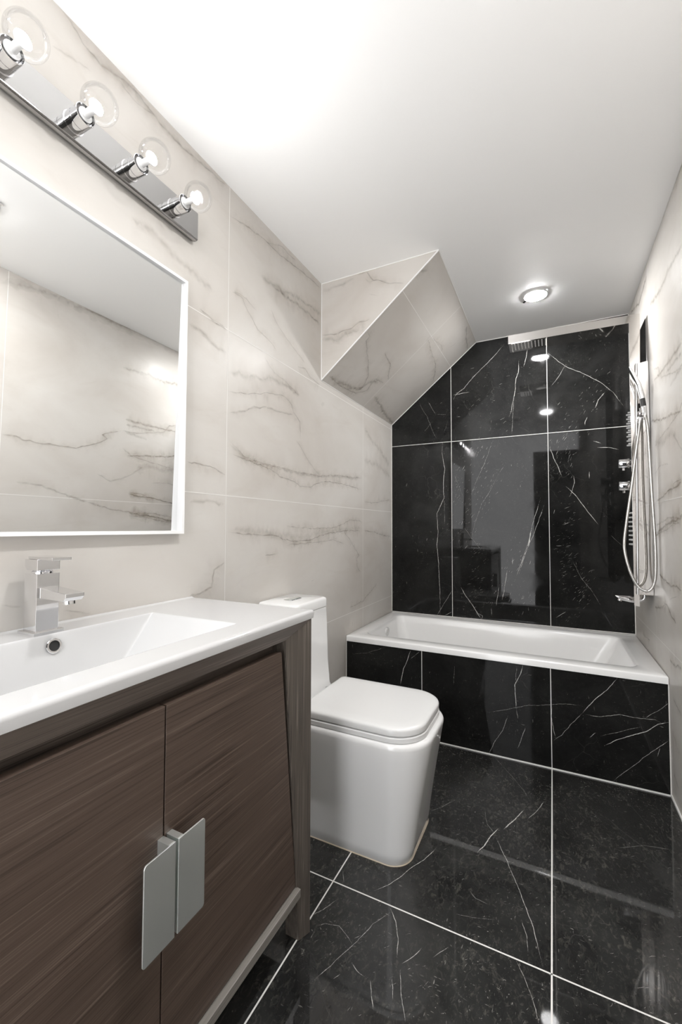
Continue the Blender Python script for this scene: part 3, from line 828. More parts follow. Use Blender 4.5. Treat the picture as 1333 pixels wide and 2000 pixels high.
# white metal edge and corner lines round the soffit
bm = BM()
def bar(bm, a, b, r):
    add_tube(bm, [a, b], r, 8)
bar(bm, (0.002, YS - 0.001, HS), (XS, YS - 0.001, H - 0.002), 0.0035)
bar(bm, (0.002, YS - 0.001, HS), (0.002, YS - 0.001, H - 0.002), 0.0022)
struct(build('trim_2', bm, MAT['paint'], smooth=SM), 'white metal edge along the soffit', 'trim')
bm = BM()
bar(bm, (0.001, YS, HS - 0.001), (0.001, D, HS - 0.001), 0.002)
bar(bm, (0.001, D - 0.002, HS), (XS, D - 0.002, H), 0.003)
bar(bm, (0, YS - 0.001, H - 0.001), (XS, YS - 0.001, H - 0.001), 0.0022)
bar(bm, (XS, YS, H - 0.001), (XS, D, H - 0.001), 0.0022)
struct(build('trim_3', bm, MAT['silicone'], smooth=SM), 'white sealant line in the soffit corners', 'trim')
# black tiled apron of the bath
bm = BM(); add_box(bm, (0.0, YT + 0.006, 0), (W, YT + 0.05, ZLIP))
add_veins(bm, 'apron', True)
dashes(bm, 'apron', [(0.2, 0.3), (1.4, 0.15)], 0.12, 70, 60, 700, (0.003, 0.02), (0.0007, 0.002), (0.2, 0.7))
add_grout(bm, 'apron', [((0.4503, 0), (0.4503, ZLIP)), ((1.0696, 0), (1.0696, ZLIP))], 0.0032)
add_grout(bm, 'apron', [((0.0022, 0), (0.0022, ZLIP)), ((W - 0.0022, 0), (W - 0.0022, ZLIP))], 0.004)
struct(build('wall_front', bm, [MAT['back'], MAT['grout'], MAT['vein_white']], keep=True), 'black marble apron tiled across the front of the bathtub', 'wall')
bm = BM(); add_box(bm, (0, YT - 0.001, 0.0), (W, YT + 0.008, 0.005))
struct(build('baseboard_front', bm, MAT['silicone'], bevel=0.001), 'white grout line along the foot of the bath apron', 'trim')
bm = BM(); add_box(bm, (W - 0.006, REAR, 0.0), (W, YT, 0.012))
struct(build('baseboard_right', bm, MAT['silicone'], bevel=0.002), 'white sealant strip along the right wall foot', 'trim')

# ------------------------------------------------------------------ bathtub
tub = thing('bathtub', 'white built-in bathtub set into the black marble apron', 'bathtub', (W / 2, (YT + D) / 2, 0))
bm = BM()
def orect(x0, x1, y0, y1, z, r):
    return rrect(x0, x1, y0, y1, z, (r,) * 4, 10)
x0, x1, y0, y1 = 0.002, W - 0.002, YT, D - 0.002
rings = [orect(x0, x1, y0, y1, ZLIP, 0.002), orect(x0, x1, y0, y1, ZT - 0.007, 0.003), orect(x0 + 0.001, x1 - 0.001, y0 + 0.002, y1 - 0.001, ZT - 0.002, 0.003),
         orect(x0 + 0.004, x1 - 0.004, y0 + 0.007, y1 - 0.004, ZT, 0.004)]
ox0, ox1, oy0, oy1 = 0.085, 1.425, 2.335, 2.925
rings += [orect(ox0 - 0.012, ox1 + 0.012, oy0 - 0.012, oy1 + 0.012, ZT, 0.06), orect(ox0 - 0.003, ox1 + 0.003, oy0 - 0.003, oy1 + 0.003, ZT - 0.003, 0.055),
          orect(ox0 + 0.003, ox1 - 0.004, oy0 + 0.003, oy1 - 0.003, ZT - 0.012, 0.05)]
for k in range(1, 9):
    t = k / 8.0
    rings.append(orect(ox0 + 0.003 + 0.06 * t, ox1 - 0.004 - 0.16 * t, oy0 + 0.003 + 0.045 * t, oy1 - 0.003 - 0.045 * t, ZT - 0.012 - 0.31 * t, 0.05 + 0.04 * t))
b_ = rings[-1]
rings.append(orect(ox0 + 0.09, ox1 - 0.2, oy0 + 0.075, oy1 - 0.075, ZT - 0.35, 0.10))
rings.append(orect(ox0 + 0.16, ox1 - 0.28, oy0 + 0.14, oy1 - 0.14, ZT - 0.358, 0.10))
add_loft(bm, rings, False, True)
build('tub_shell', bm, MAT['acrylic'], tub, smooth=math.radians(50))
bm = BM()
add_lathe(bm, (0.092, 2.66, 0.435), (1, 0, -0.12), [(0, 0.03), (0.010, 0.03), (0.014, 0.026), (0.014, 0.018), (0.010, 0.016)], 28)
build('overflow_cover', bm, MAT['plastic'], tub, smooth=SM)
bm = BM()
add_lathe(bm, (0.32, 2.63, ZT - 0.357), (0, 0, 1), [(0, 0.035), (0.004, 0.035), (0.006, 0.03), (0.006, 0.012), (0.010, 0.010)], 28)
build('drain', bm, MAT['chrome'], tub, smooth=SM)

# ------------------------------------------------------------------ toilet
TC = 1.5305
toilet = thing('toilet', 'white one-piece square toilet between the vanity and the bathtub', 'toilet', (0.35, TC, 0))
def bowl_ring(x0, x1, hw, z, rf, rb=0.015):
    return rrect(x0, x1, TC - hw, TC + hw, z, (rb, rf, rf, rb), 12)
bm = BM()
rings = [bowl_ring(0.012, 0.646, 0.167, 0.003, 0.075)]
for k in range(0, 13):
    t = k / 12.0
    s_ = t ** 1.15
    rings.append(bowl_ring(0.012, 0.647 + 0.064 * s_, 0.168 + 0.034 * s_, 0.004 + 0.388 * t, 0.075 + 0.055 * s_))
rings.append(bowl_ring(0.0125, 0.7115, 0.2015, 0.401, 0.13))
rings.append(bowl_ring(0.015, 0.708, 0.198, 0.408, 0.128))
rings.append(bowl_ring(0.020, 0.701, 0.191, 0.411, 0.122))
add_loft(bm, rings)
build('bowl', bm, MAT['porcelain'], toilet, smooth=math.radians(50))
bm = BM()
ht = 0.135
def tank_ring(z, hw, xf, r=0.03):
    return rrect(0.012, xf, TC - hw, TC + hw, z, (0.006, r, r, 0.006), 8)
add_loft(bm, [tank_ring(0.400, 0.150, 0.235), tank_ring(0.45, 0.141, 0.209), tank_ring(0.55, ht + 0.002, 0.202), tank_ring(0.7, ht, 0.197), tank_ring(0.776, ht, 0.193), tank_ring(0.7775, ht - 0.002, 0.191)])
build('tank', bm, MAT['porcelain'], toilet, smooth=math.radians(50))
bm = BM()
add_loft(bm, [tank_ring(0.7785, ht - 0.002, 0.192), tank_ring(0.780, ht + 0.0005, 0.1945), tank_ring(0.808, ht + 0.0005, 0.1945), tank_ring(0.815, ht - 0.003, 0.191), tank_ring(0.818, ht - 0.009, 0.185)])
build('tank_lid', bm, MAT['porcelain'], toilet, smooth=math.radians(50))
bm = BM(); add_box(bm, (0.075, TC - 0.045, 0.8175), (0.115, TC + 0.035, 0.8205))
fb = build('flush_plate', bm, MAT['chrome'], toilet, bevel=0.0012)
for y0_, y1_ in ((TC - 0.041, TC - 0.012), (TC - 0.008, TC + 0.031)):
    bm = BM(); add_box(bm, (0.080, y0_, 0.8204), (0.110, y1_, 0.8225))
    build('flush_button', bm, MAT['satin'], fb, bevel=0.001)
def seat_ring(z, ins, x0=0.232, x1=0.694):
    hw = 0.193 - ins
    return rrect(x0 + ins, x1 - ins, TC - hw, TC + hw, z, (0.018, 0.115 - ins, 0.115 - ins, 0.018), 14)
bm = BM(); add_loft(bm, [seat_ring(0.4125, 0.004), seat_ring(0.414, 0.0005), seat_ring(0.428, 0.0005), seat_ring(0.4315, 0.005)])
build('seat', bm, MAT['plastic'], toilet, smooth=math.radians(45))
bm = BM(); add_loft(bm, [seat_ring(0.4345, 0.006), seat_ring(0.436, 0.002), seat_ring(0.452, 0.001), seat_ring(0.457, 0.003), seat_ring(0.4602, 0.008), seat_ring(0.4622, 0.018), seat_ring(0.4632, 0.05)])
build('lid', bm, MAT['plastic'], toilet, smooth=math.radians(45))
for sgn in (-1, 1):
    bm = BM(); add_lathe(bm, (0.222, TC + sgn * 0.075, 0.411), (0, 0, 1), [(0, 0.013), (0.03, 0.013), (0.034, 0.010)], 20)
    build('hinge', bm, MAT['chrome'], toilet, smooth=SM)
bm = BM()
add_loft(bm, [bowl_ring(0.012, 0.6482, 0.1692, 0.0005, 0.0762), bowl_ring(0.012, 0.6473, 0.1683, 0.0034, 0.0753)])
cb = build('base_sealant', bm, MAT['caulk'], toilet, smooth=SM)
cb['label'] = 'tan sealant bead at the toilet foot'

# ------------------------------------------------------------------ vanity cabinet
VC = 0.557
def mir(y, s):
    return VC + s * (y - VC)
van = thing('vanity_cabinet', 'dark brown wood-grain vanity cabinet with two doors', 'cabinet', (0.23, VC, 0))
ZC0, ZC1 = 0.128, 0.8635
XF = 0.468
YO = 1.049
bm = BM()
add_box(bm, (0.004, mir(YO - 0.02, -1), ZC0 + 0.005), (0.424, YO - 0.02, ZC1 - 0.10))
build('carcass', bm, MAT['dark'], van)
def stile_in(z):
    return 0.938 + (0.826 - z) / 0.826 * 0.076
for s in (1, -1):
    # side panel, full height, with a raised foot at the front and at the back
    bm = BM()
    yy0, yy1 = sorted((mir(YO - 0.018, s), mir(YO, s)))
    add_prism(bm, [(0.004, yy0, 0), (0.05, yy0, 0), (0.05, yy0, ZC0), (0.425, yy0, ZC0), (0.425, yy0, 0.0), (0.441, yy0, 0.0), (0.441, yy0, ZC1), (0.004, yy0, ZC1)], (0, yy1 - yy0, 0))
    build('side_panel', bm, MAT['frame_up'], van)
    # bevelled stile that runs down into the front leg
    bm = BM()
    def ring(z, zi):
        yi = stile_in(zi)
        return [Vector((XF, mir(YO, s), z)), Vector((XF - 0.001, mir(YO - 0.003, s), z)), Vector((XF - 0.014, mir(yi, s), zi)), Vector((0.412, mir(yi, s), zi)), Vector((0.412, mir(YO, s), z))]
    add_loft(bm, [ring(0.0005, 0.0005), ring(0.13, 0.13), ring(0.4, 0.4), ring(0.826, 0.826 - 0.0), ring(ZC1, 0.826)])
    build('stile', bm, MAT['frame_up'], van)
    bm = BM()
    y_a, y_b = sorted((mir(YO - 0.045, s), mir(YO - 0.019, s)))
    add_box(bm, (0.006, y_a, 0.0005), (0.05, y_b, ZC0 + 0.02))
    build('leg', bm, MAT['frame_up'], van, bevel=0.002)
bm = BM()
yl, yr = mir(YO, -1), YO
yil, yir = mir(0.938, -1), 0.938
a = [Vector((XF, yl, ZC1)), Vector((XF, yr, ZC1)), Vector((XF - 0.014, yir, 0.826)), Vector((XF - 0.014, yil, 0.826))]
bvec = [Vector((0.412, yl, ZC1)), Vector((0.412, yr, ZC1)), Vector((0.412, yir, 0.826)), Vector((0.412, yil, 0.826))]
va = [bm.verts.new(p + Vector((0.0004, 0, 0))) for p in a]; vb = [bm.verts.new(p) for p in bvec]
bm.faces.new(va); bm.faces.new(vb[::-1])
for i in range(4):
    bm.faces.new((va[i], vb[i], vb[(i + 1) % 4], va[(i + 1) % 4]))
build('top_rail', bm, MAT['frame_along'], van)
bm = BM()
add_box(bm, (0.405, mir(0.985, -1), 0.15), (0.412, 0.985, 0.83))
build('recess_panel', bm, MAT['frame_along'], van)
bm = BM()
add_prism(bm, [(0.42, mir(1.004, -1), 0.127), (0.4655, mir(1.004, -1), 0.127), (0.4655, mir(1.004, -1), 0.149), (0.42, mir(1.004, -1), 0.152)], (0, 2 * (1.004 - VC), 0))
br = build('bottom_rail', bm, MAT['rail'], van, bevel=0.001)
br['label'] = 'paler oak edge strip under the doors'
DXF = 0.452
for s in (1, -1):
    bm = BM()
    pl = [(DXF - 0.02, mir(VC + 0.0015, s), 0.1535), (DXF - 0.02, mir(0.9995, s), 0.1535), (DXF - 0.02, mir(0.925, s), 0.798), (DXF - 0.02, mir(VC + 0.0015, s), 0.798)]
    add_prism(bm, pl, (0.02, 0, 0))
    dr = build('door', bm, MAT['door_wood'], van, bevel=0.0012)
    bm = BM()
    yc = 0.5597
    ya, yb = (0.563, 0.627) if s == 1 else (0.4915, 0.5565)
    z0, z1 = 0.404, 0.568
    xp = 0.4835
    # flat plate with two rounded outer corners, standing on a block beside the seam
    yo, yi = (yb, ya) if s == 1 else (ya, yb)
    sy_ = 1 if yo > yi else -1
    rc_ = 0.006
    pts_ = [(yi, z0), (yi, z1)]
    for k in range(7):
        q = math.radians(90 - 15 * k)
        pts_.append((yo - sy_ * rc_ + sy_ * rc_ * math.cos(q), z1 - rc_ + rc_ * math.sin(q)))
    for k in range(7):
        q = math.radians(-15 * k)
        pts_.append((yo - sy_ * rc_ + sy_ * rc_ * math.cos(q), z0 + rc_ + rc_ * math.sin(q)))
    add_prism(bm, [(xp - 0.003, y, z) for y, z in pts_], (0.003, 0, 0))
    y_lo, y_hi = sorted((yi, yi + sy_ * 0.013))
    add_box(bm, (DXF - 0.0005, y_lo + 0.0002, z0 + 0.0002), (xp - 0.0028, y_hi, z1 - 0.0002))
    hd = build('handle', bm, MAT['satin'], dr, bevel=0.0006)
    hd['label'] = 'flat satin nickel handle'

# ------------------------------------------------------------------ ceramic sink top
sink = thing('vanity_sink', 'white ceramic sink top with a long sloped basin on the vanity', 'sink', (0.235, VC, ZC1))
SX, SY0, SY1, STOP, SBOT = 0.471, VC - 0.503, VC + 0.503, 0.888, 0.864
def smin(a, b, k):
    h = max(0.0, min(1.0, 0.5 + 0.5 * (b - a) / k))
    return b + (a - b) * h - k * h * (1 - h)
def basin_depth(x, y):
    d = smin((x - 0.098) * 4.2, (0.393 - x) * 2.2, 0.006)
    d2 = smin((0.816 - y) * 0.95, (y - (2 * VC - 0.816)) * 0.95, 0.006)
    d = smin(d, d2, 0.008)
    d = smin(d, 0.105, 0.02)
    return -smin(-d, 0.0, 0.004) if d > -0.01 else 0.0
def edge_round(x, y, r=0.009):
    e = 0.0
    for dd in (SX - x, y - SY0, SY1 - y):
        if dd < r:
            e = max(e, r - math.sqrt(max(0, r * r - (r - dd) ** 2)))
    return e
def samples(lo, hi, n, extra):
    v = [lo + (hi - lo) * i / n for i in range(n + 1)] + extra
    return sorted(set(round(q, 5) for q in v))
ex = [SX - q for q in (0.0, 0.0004, 0.0012, 0.0025, 0.0045, 0.007, 0.009)]
ey = [SY0 + q for q in (0.0, 0.0004, 0.0012, 0.0025, 0.0045, 0.007, 0.009)] + [SY1 - q for q in (0.0, 0.0004, 0.0012, 0.0025, 0.0045, 0.007, 0.009)]
xs_ = samples(0.001, SX, 70, ex + [0.094 + 0.0012 * i for i in range(28)] + [0.37 + 0.0015 * i for i in range(18)])
ys_ = samples(SY0, SY1, 110, ey + [0.80 + 0.002 * i for i in range(12)])
bm = BM()
def sz(x, y):
    return STOP - basin_depth(x, y) - edge_round(x, y) + 0.004 * max(0.0, 1 - x / 0.012) ** 2
grid = [[bm.verts.new((x, y, sz(x, y))) for y in ys_] for x in xs_]
for i in range(len(xs_) - 1):
    for j in range(len(ys_) - 1):
        bm.faces.new((grid[i][j], grid[i + 1][j], grid[i + 1][j + 1], grid[i][j + 1]))
border = [grid[i][0] for i in range(len(xs_))] + [grid[-1][j] for j in range(1, len(ys_))] + [grid[i][-1] for i in range(len(xs_) - 2, -1, -1)] + [grid[0][j] for j in range(len(ys_) - 2, 0, -1)]
low = [bm.verts.new((min(v.co.x, SX - 0.002), min(max(v.co.y, SY0 + 0.002), SY1 - 0.002), SBOT)) for v in border]
for i in range(len(border)):
    k = (i + 1) % len(border)
    bm.faces.new((border[i], border[k], low[k], low[i]))
build('sink_basin', bm, MAT['ceramic'], sink, smooth=math.radians(60))
bm = BM()
oc = Vector((0.1060, 0.555, 0.8625)); on = Vector((1, 0, 0.22)).normalized()
add_lathe(bm, oc, on, [(-0.004, 0.0165), (0.0018, 0.0165), (0.003, 0.0150), (0.0028, 0.0115), (-0.002, 0.0108), (-0.003, 0.0108)], 32, True, False)
orr = build('overflow_ring', bm, MAT['chrome'], sink, smooth=SM)
bm = BM()
add_lathe(bm, oc + on * -0.001, on, [(-0.002, 0.0107), (0.0, 0.0107)], 28)
build('overflow_hole', bm, MAT['dark'], orr)  # solid disc, the shade of the hole put into its colour
bm = BM()
add_lathe(bm, (0.245, VC, STOP - 0.105), (0, 0, 1), [(-0.003, 0.032), (0.002, 0.032), (0.004, 0.027), (0.004, 0.02), (0.009, 0.019), (0.010, 0.014)], 28)
build('pop_up_drain', bm, MAT['chrome'], sink, smooth=SM)

# ------------------------------------------------------------------ faucet
FY = 0.551
fau = thing('faucet', 'square chrome single-lever faucet standing on the sink deck', 'faucet', (0.06, FY, STOP))
bm = BM(); add_box(bm, (0.030, FY - 0.031, STOP - 0.0005), (0.095, FY + 0.031, STOP + 0.007))
build('base_plate', bm, MAT['chrome'], fau, bevel=0.001)
bm = BM(); add_box(bm, (0.038, FY - 0.0235, STOP + 0.0065), (0.086, FY + 0.0235, 1.020))
build('body', bm, MAT['chrome'], fau, bevel=0.0008)
bm = BM()
add_prism(bm, [(0.080, FY - 0.0195, 0.968), (0.176, FY - 0.0195, 0.967), (0.184, FY - 0.0195, 0.975), (0.184, FY - 0.0195, 0.983), (0.080, FY - 0.0195, 0.991)], (0, 0.039, 0))
sp = build('spout', bm, MAT['chrome'], fau, bevel=0.0008)
bm = BM(); add_lathe(bm, (0.164, FY, 0.968), (0.12, 0, -1), [(-0.002, 0.0115), (0.009, 0.0115), (0.0095, 0.0095), (0.004, 0.009)], 24)
build('aerator', bm, MAT['chrome'], sp, smooth=SM)
bm = BM(); add_lathe(bm, (0.062, FY, 1.0195), (0, 0, 1), [(0, 0.020), (0.004, 0.021), (0.009, 0.017), (0.010, 0.017)], 28)
build('collar', bm, MAT['chrome'], fau, smooth=SM)
bm = BM()
add_prism(bm, [(0.046, FY - 0.0235, 1.0275), (0.087, FY - 0.0235, 1.0275), (0.087, FY - 0.0235, 1.0515), (0.038, FY - 0.0235, 1.0515), (0.038, FY - 0.0235, 1.036)], (0, 0.047, 0))
lv = build('lever', bm, MAT['chrome'], fau, bevel=0.0008)
bm = BM()
add_prism(bm, [(0.044, FY - 0.020, 1.0518), (0.135, FY - 0.020, 1.0505), (0.135, FY - 0.020, 1.0565), (0.044, FY - 0.020, 1.0575)], (0, 0.040, 0))
build('lever_plate', bm, MAT['chrome'], lv, bevel=0.0006)

# ------------------------------------------------------------------ wall mirror
MY0, MY1, MZ0, MZ1, MX = 0.122, 0.991, 1.102, 1.9305, 0.026
mirr = thing('wall_mirror', 'rectangular mirror in a thin white frame above the sink', 'mirror', (0.0, VC, MZ0))
bm = BM()
fwid = 0.009
for lo, hi in (((0.001, MY0, MZ0), (MX, MY1, MZ0 + fwid)), ((0.001, MY0, MZ1 - fwid), (MX, MY1, MZ1)), ((0.001, MY0, MZ0 + fwid), (MX, MY0 + fwid, MZ1 - fwid)), ((0.001, MY1 - fwid, MZ0 + fwid), (MX, MY1, MZ1 - fwid))):
    add_box(bm, lo, hi)
build('frame', bm, MAT['white_frame'], mirr)
# the glass leans forward a touch inside its frame
bm = BM()
def mgx(y, z):
    return 0.0125 - 0.008 * (y - 0.5565) + 0.018 * (z - 1.516)
quad = [(MY0 + fwid, MZ0 + fwid), (MY1 - fwid, MZ0 + fwid), (MY1 - fwid, MZ1 - fwid), (MY0 + fwid, MZ1 - fwid)]
va = [bm.verts.new((mgx(y, z), y, z)) for y, z in quad]
vb = [bm.verts.new((0.0012, y, z)) for y, z in quad]
bm.faces.new(va); bm.faces.new(vb[::-1])
for i in range(4):
    bm.faces.new((va[i], vb[i], vb[(i + 1) % 4], va[(i + 1) % 4]))
build('mirror_glass', bm, MAT['mirror'], mirr)

# ------------------------------------------------------------------ vanity light bar and its bulbs
BZ0, BZ1, BX = 2.090, 2.188, 0.028
lb = thing('vanity_light_bar', 'polished chrome light bar with bulb sockets above the mirror', 'light fixture', (0.0, 0.541, BZ0))
bm = BM()
add_prism(bm, [(0.001, 0.054, BZ0 + 0.006), (0.014, 0.054, BZ0), (0.024, 0.054, BZ0), (BX, 0.054, BZ0 + 0.004), (BX, 0.054, BZ1 - 0.004), (0.024, 0.054, BZ1), (0.014, 0.054, BZ1), (0.001, 0.054, BZ1 - 0.006)], (0, 0.974, 0))
build('back_plate', bm, MAT['bar'], lb, bevel=0.001)
BYS = [0.926 - 0.1573 * i for i in range(6)]
BZ = 2.132
for y in BYS:
    bm = BM()
    add_lathe(bm, (BX - 0.001, y, BZ), (1, 0, 0), [(0, 0.0265), (0.003, 0.0265), (0.003, 0.0245), (0.026, 0.0245), (0.026, 0.0232), (0.028, 0.0232), (0.028, 0.0245), (0.051, 0.0245), (0.052, 0.0230), (0.046, 0.0220), (0.030, 0.0210)], 36)
    build('socket', bm, MAT['chrome'], lb, smooth=SM)
BLAB = ['clear globe bulb closest to the right end of the chrome light bar', 'clear globe bulb second from the right end of the light bar',
        'clear globe bulb third from the right end of the light bar', 'clear globe bulb fourth from the right end, cut by the photo edge',
        'clear globe bulb fifth from the right end, seen only in the black wall', 'clear globe bulb at the left end, seen only in the black wall']
def make_bulb(y):
    t = thing('light_bulb', BLAB[0], 'light bulb', (BX + 0.032, y, BZ), 'globe bulbs in the vanity light bar')
    bm = BM()
    prof = [(0.010, 0.0125), (0.022, 0.0135), (0.030, 0.0175)]
    cx = 0.132 - (BX + 0.032)
    for k in range(1, 17):
        a = math.radians(153 - k * 153 / 16.0)
        prof.append((cx + 0.041 * math.cos(a), max(0.041 * math.sin(a), 1e-4)))
    add_lathe(bm, t.location, (1, 0, 0), prof, 40, False, False)
    build('globe', bm, MAT['glass'], t, smooth=math.radians(80))
    bm = BM()
    add_lathe(bm, t.location, (1, 0, 0), [(0.0, 0.013), (0.014, 0.0165), (0.018, 0.0165), (0.020, 0.012)], 24)
    build('screw_cap', bm, MAT['plastic'], t, smooth=SM)
    bm = BM()
    c = Vector(t.location) + Vector((cx - 0.012, 0, 0))
    dome = [(0.0, 0.016)] + [(0.0185 * (math.cos(math.radians(q)) - 0.5), 0.0185 * math.sin(math.radians(q))) for q in (50, 40, 30, 20, 10, 2)]  # emitting cap shaped to face the room and spare the wall behind
    add_lathe(bm, c, (1, 0, 0), dome, 24)
    f = build('core_cap', bm, MAT['bulb_core'], t, smooth=SM)
    bm = BM()
    L_ = c.x - t.location.x
    add_lathe(bm, Vector(t.location) + Vector((0.02, 0, 0)), (1, 0, 0), [(0.0, 0.009), (L_ - 0.030, 0.008), (L_ - 0.024, 0.0168), (L_ - 0.0205, 0.0172), (L_ - 0.0203, 0.015)], 24)
    build('stem_shield', bm, MAT['plastic'], t, smooth=SM)  # opaque flare added behind the core to block light towards the wall
    return t
b0 = make_bulb(BYS[0])
for y, lab in zip(BYS[1:], BLAB[1:]):
    c = copy_tree(b0)
    c.location = (BX + 0.032, y, BZ)
    c['label'] = lab

# ------------------------------------------------------------------ recessed lamps
def downlight(x, y, lab, dm):
    t = thing('recessed_downlight', lab, 'ceiling light', (x, y, H), 'round recessed ceiling lamps')
    bm = BM()
    add_lathe(bm, (x, y, H - 0.0003), (0, 0, -1), [(0, 0.061), (0.004, 0.061), (0.0075, 0.0585), (0.0065, 0.0570)], 40, True, False)
    build('trim_ring', bm, MAT['plastic'], t, smooth=SM)
    bm = BM()
    add_lathe(bm, (x, y, H - 0.0045), (0, 0, -1), [(0, 0.0568), (0.0035, 0.0568), (0.0055, 0.052), (0.0065, 0.03), (0.0068, 0.001)], 40)
    build('diffuser', bm, MAT[dm], t, smooth=SM)
    for sg_ in (-1, 1):
        bm = BM()
        ang = math.radians(-35)
        d = Vector((math.cos(ang), math.sin(ang), 0)) * sg_
        q = Vector((x, y, H)) + d * 0.060
        p_ = Vector((-d.y, d.x, 0)) * 0.007
        add_prism(bm, [q - p_ + Vector((0, 0, -0.001)), q + p_ + Vector((0, 0, -0.001)), q + p_ + d * 0.020 + Vector((0, 0, -0.008)), q - p_ + d * 0.020 + Vector((0, 0, -0.008))], (0, 0, -0.0015))
        build('spring_clip', bm, MAT['chrome'], t)
    return t
downlight(1.021, 2.553, 'round lit recessed lamp in the ceiling above the bathtub', 'down')
d2 = downlight(1.044, 0.86, 'round lit recessed lamp above the floor, seen reflected in the black wall', 'down_entry')

# ------------------------------------------------------------------ shower panel
PY0, PY1 = 2.500, 2.625
pan = thing('shower_panel', 'tall mirror-polished steel shower panel on the right wall above the bathtub', 'shower panel', (W, 2.56, 0.74))
bm = BM()
add_prism(bm, [(1.4395, PY0, 0.747), (1.462, PY0, 0.742), (1.474, PY0, 1.3), (1.489, PY0, 2.10), (1.489, PY0, 2.149), (1.444, PY0, 2.149)], (0, 0.006, 0))
build('side_flange', bm, MAT['steel'], pan, bevel=0.0006)
bm = BM()
add_prism(bm, [(1.461, PY1, 0.747), (1.466, PY1, 0.742), (1.478, PY1, 1.3), (1.489, PY1, 2.10), (1.489, PY1, 2.149), (1.472, PY1, 2.149)], (0, 0.006, 0))
build('side_flange', bm, MAT['steel'], pan, bevel=0.0006)
bm = BM()
add_prism(bm, [(1.460, PY0 + 0.005, 0.745), (1.463, PY0 + 0.005, 0.745), (1.474, PY0 + 0.005, 2.149), (1.471, PY0 + 0.005, 2.149)], (0, PY1 - PY0 - 0.004, 0))
build('front_plate', bm, MAT['steel'], pan)
bm = BM()
add_prism(bm, [(1.4545, PY0 - 0.006, 0.800), (W - 0.001, PY0 - 0.006, 0.800), (W - 0.001, PY0 - 0.006, 1.944), (1.470, PY0 - 0.006, 1.936)], (0, 0.13, 0))
build('column', bm, MAT['steel'], pan, bevel=0.0015)
bm = BM(); add_box(bm, (1.5165, 2.53, 1.93), (W - 0.0005, 2.70, 2.172))
build('wall_bracket', bm, MAT['steel'], pan)
bm = BM()
add_prism(bm, [(1.489, PY0, 2.188), (1.489, PY0, 2.148), (0.880, PY0, 2.152), (0.880, PY0, 2.200)], (0, PY1 - PY0 + 0.006, 0))
arm = build('overhead_arm', bm, MAT['steel'], pan, bevel=0.001)
bm = BM()
add_box(bm, (0.895, PY0 + 0.006, 2.1505), (1.085, PY1 - 0.002, 2.1525))
rh = build('rain_head', bm, MAT['steel'], arm)
for i in range(10):
    for j in range(5):
        bm = BM()
        add_lathe(bm, (0.913 + 0.0172 * i, PY0 + 0.020 + 0.019 * j, 2.151), (0, 0, -1), [(0, 0.0028), (0.003, 0.0022), (0.0034, 0.001)], 8)
        build('nozzle', bm, MAT['plastic'], rh, smooth=SM)
# slide rail along the column's near corner
bm = BM()
add_tube(bm, [(1.4535, PY0 - 0.011, 0.802), (1.4685, PY0 - 0.011, 1.935)], 0.0055, 14)
build('slide_rail', bm, MAT['chrome'], pan, smooth=SM)
# two control knobs
for z in (1.452, 1.338):
    bm = BM()
    add_lathe(bm, (1.466, 2.563, z), (-1, 0, 0), [(0, 0.038), (0.010, 0.038), (0.013, 0.034), (0.014, 0.018), (0.028, 0.018)], 36)
    kb = build('control_base', bm, MAT['chrome'], pan, smooth=SM)
    bm = BM()
    add_lathe(bm, (1.440, 2.563, z), (-1, 0, 0), [(0, 0.025), (0.040, 0.025), (0.045, 0.023), (0.046, 0.015)], 36)
    kn = build('knob', bm, MAT['chrome'], kb, smooth=SM)
    bm = BM(); add_box(bm, (1.409, 2.557, z - 0.036), (1.421, 2.569, z - 0.022))
    build('knob_pin', bm, MAT['chrome'], kb, bevel=0.0015)
# body jets
for zs in ((1.705, 8, 0.0225), (1.20, 8, 0.0225)):
    for i in range(zs[1]):
        for j in range(2):
            bm = BM()
            z = zs[0] - zs[2] * i
            add_lathe(bm, (1.470, 2.535 + 0.05 * j, z), (-1, 0, 0), [(0, 0.0055), (0.024, 0.0045), (0.034, 0.004), (0.035, 0.002)], 12)
            build('body_jet', bm, MAT['plastic'], pan, smooth=SM)
# tub spout fed from under the column
bm = BM()
path = [Vector((1.493, 2.57, 0.805)), Vector((1.493, 2.57, 0.795))]
for k in range(0, 9):
    a = math.radians(k * 90 / 8)
    path.append(Vector((1.473 + 0.020 * math.cos(a), 2.57, 0.782 - 0.020 * math.sin(a))))
path += [Vector((1.455, 2.57, 0.762)), Vector((1.44, 2.57, 0.762))]
# straight drop, then elbow
path = [Vector((1.493, 2.57, 0.90))] + path
add_tube(bm, path, 0.0095, 18)
build('feed_pipe', bm, MAT['chrome'], pan, smooth=SM)
bm = BM()
sec = []
for x, zc, hw, hh in ((1.448, 0.764, 0.016, 0.015), (1.43, 0.766, 0.019, 0.016), (1.395, 0.771, 0.020, 0.013), (1.376, 0.778, 0.019, 0.007), (1.368, 0.782, 0.016, 0.003)):
    sec.append([Vector((x, 2.57 + hw * math.cos(q), zc + hh * math.sin(q))) for q in [2 * math.pi * k / 20 for k in range(20)]])
add_loft(bm, sec)
ts = build('tub_spout', bm, MAT['chrome'], pan, smooth=math.radians(50))
bm = BM(); add_lathe(bm, (1.390, 2.57, 0.763), (-0.35, 0, -1), [(-0.004, 0.0105), (0.008, 0.0105), (0.0085, 0.008)], 20)
build('spout_outlet', bm, MAT['chrome'], ts, smooth=SM)
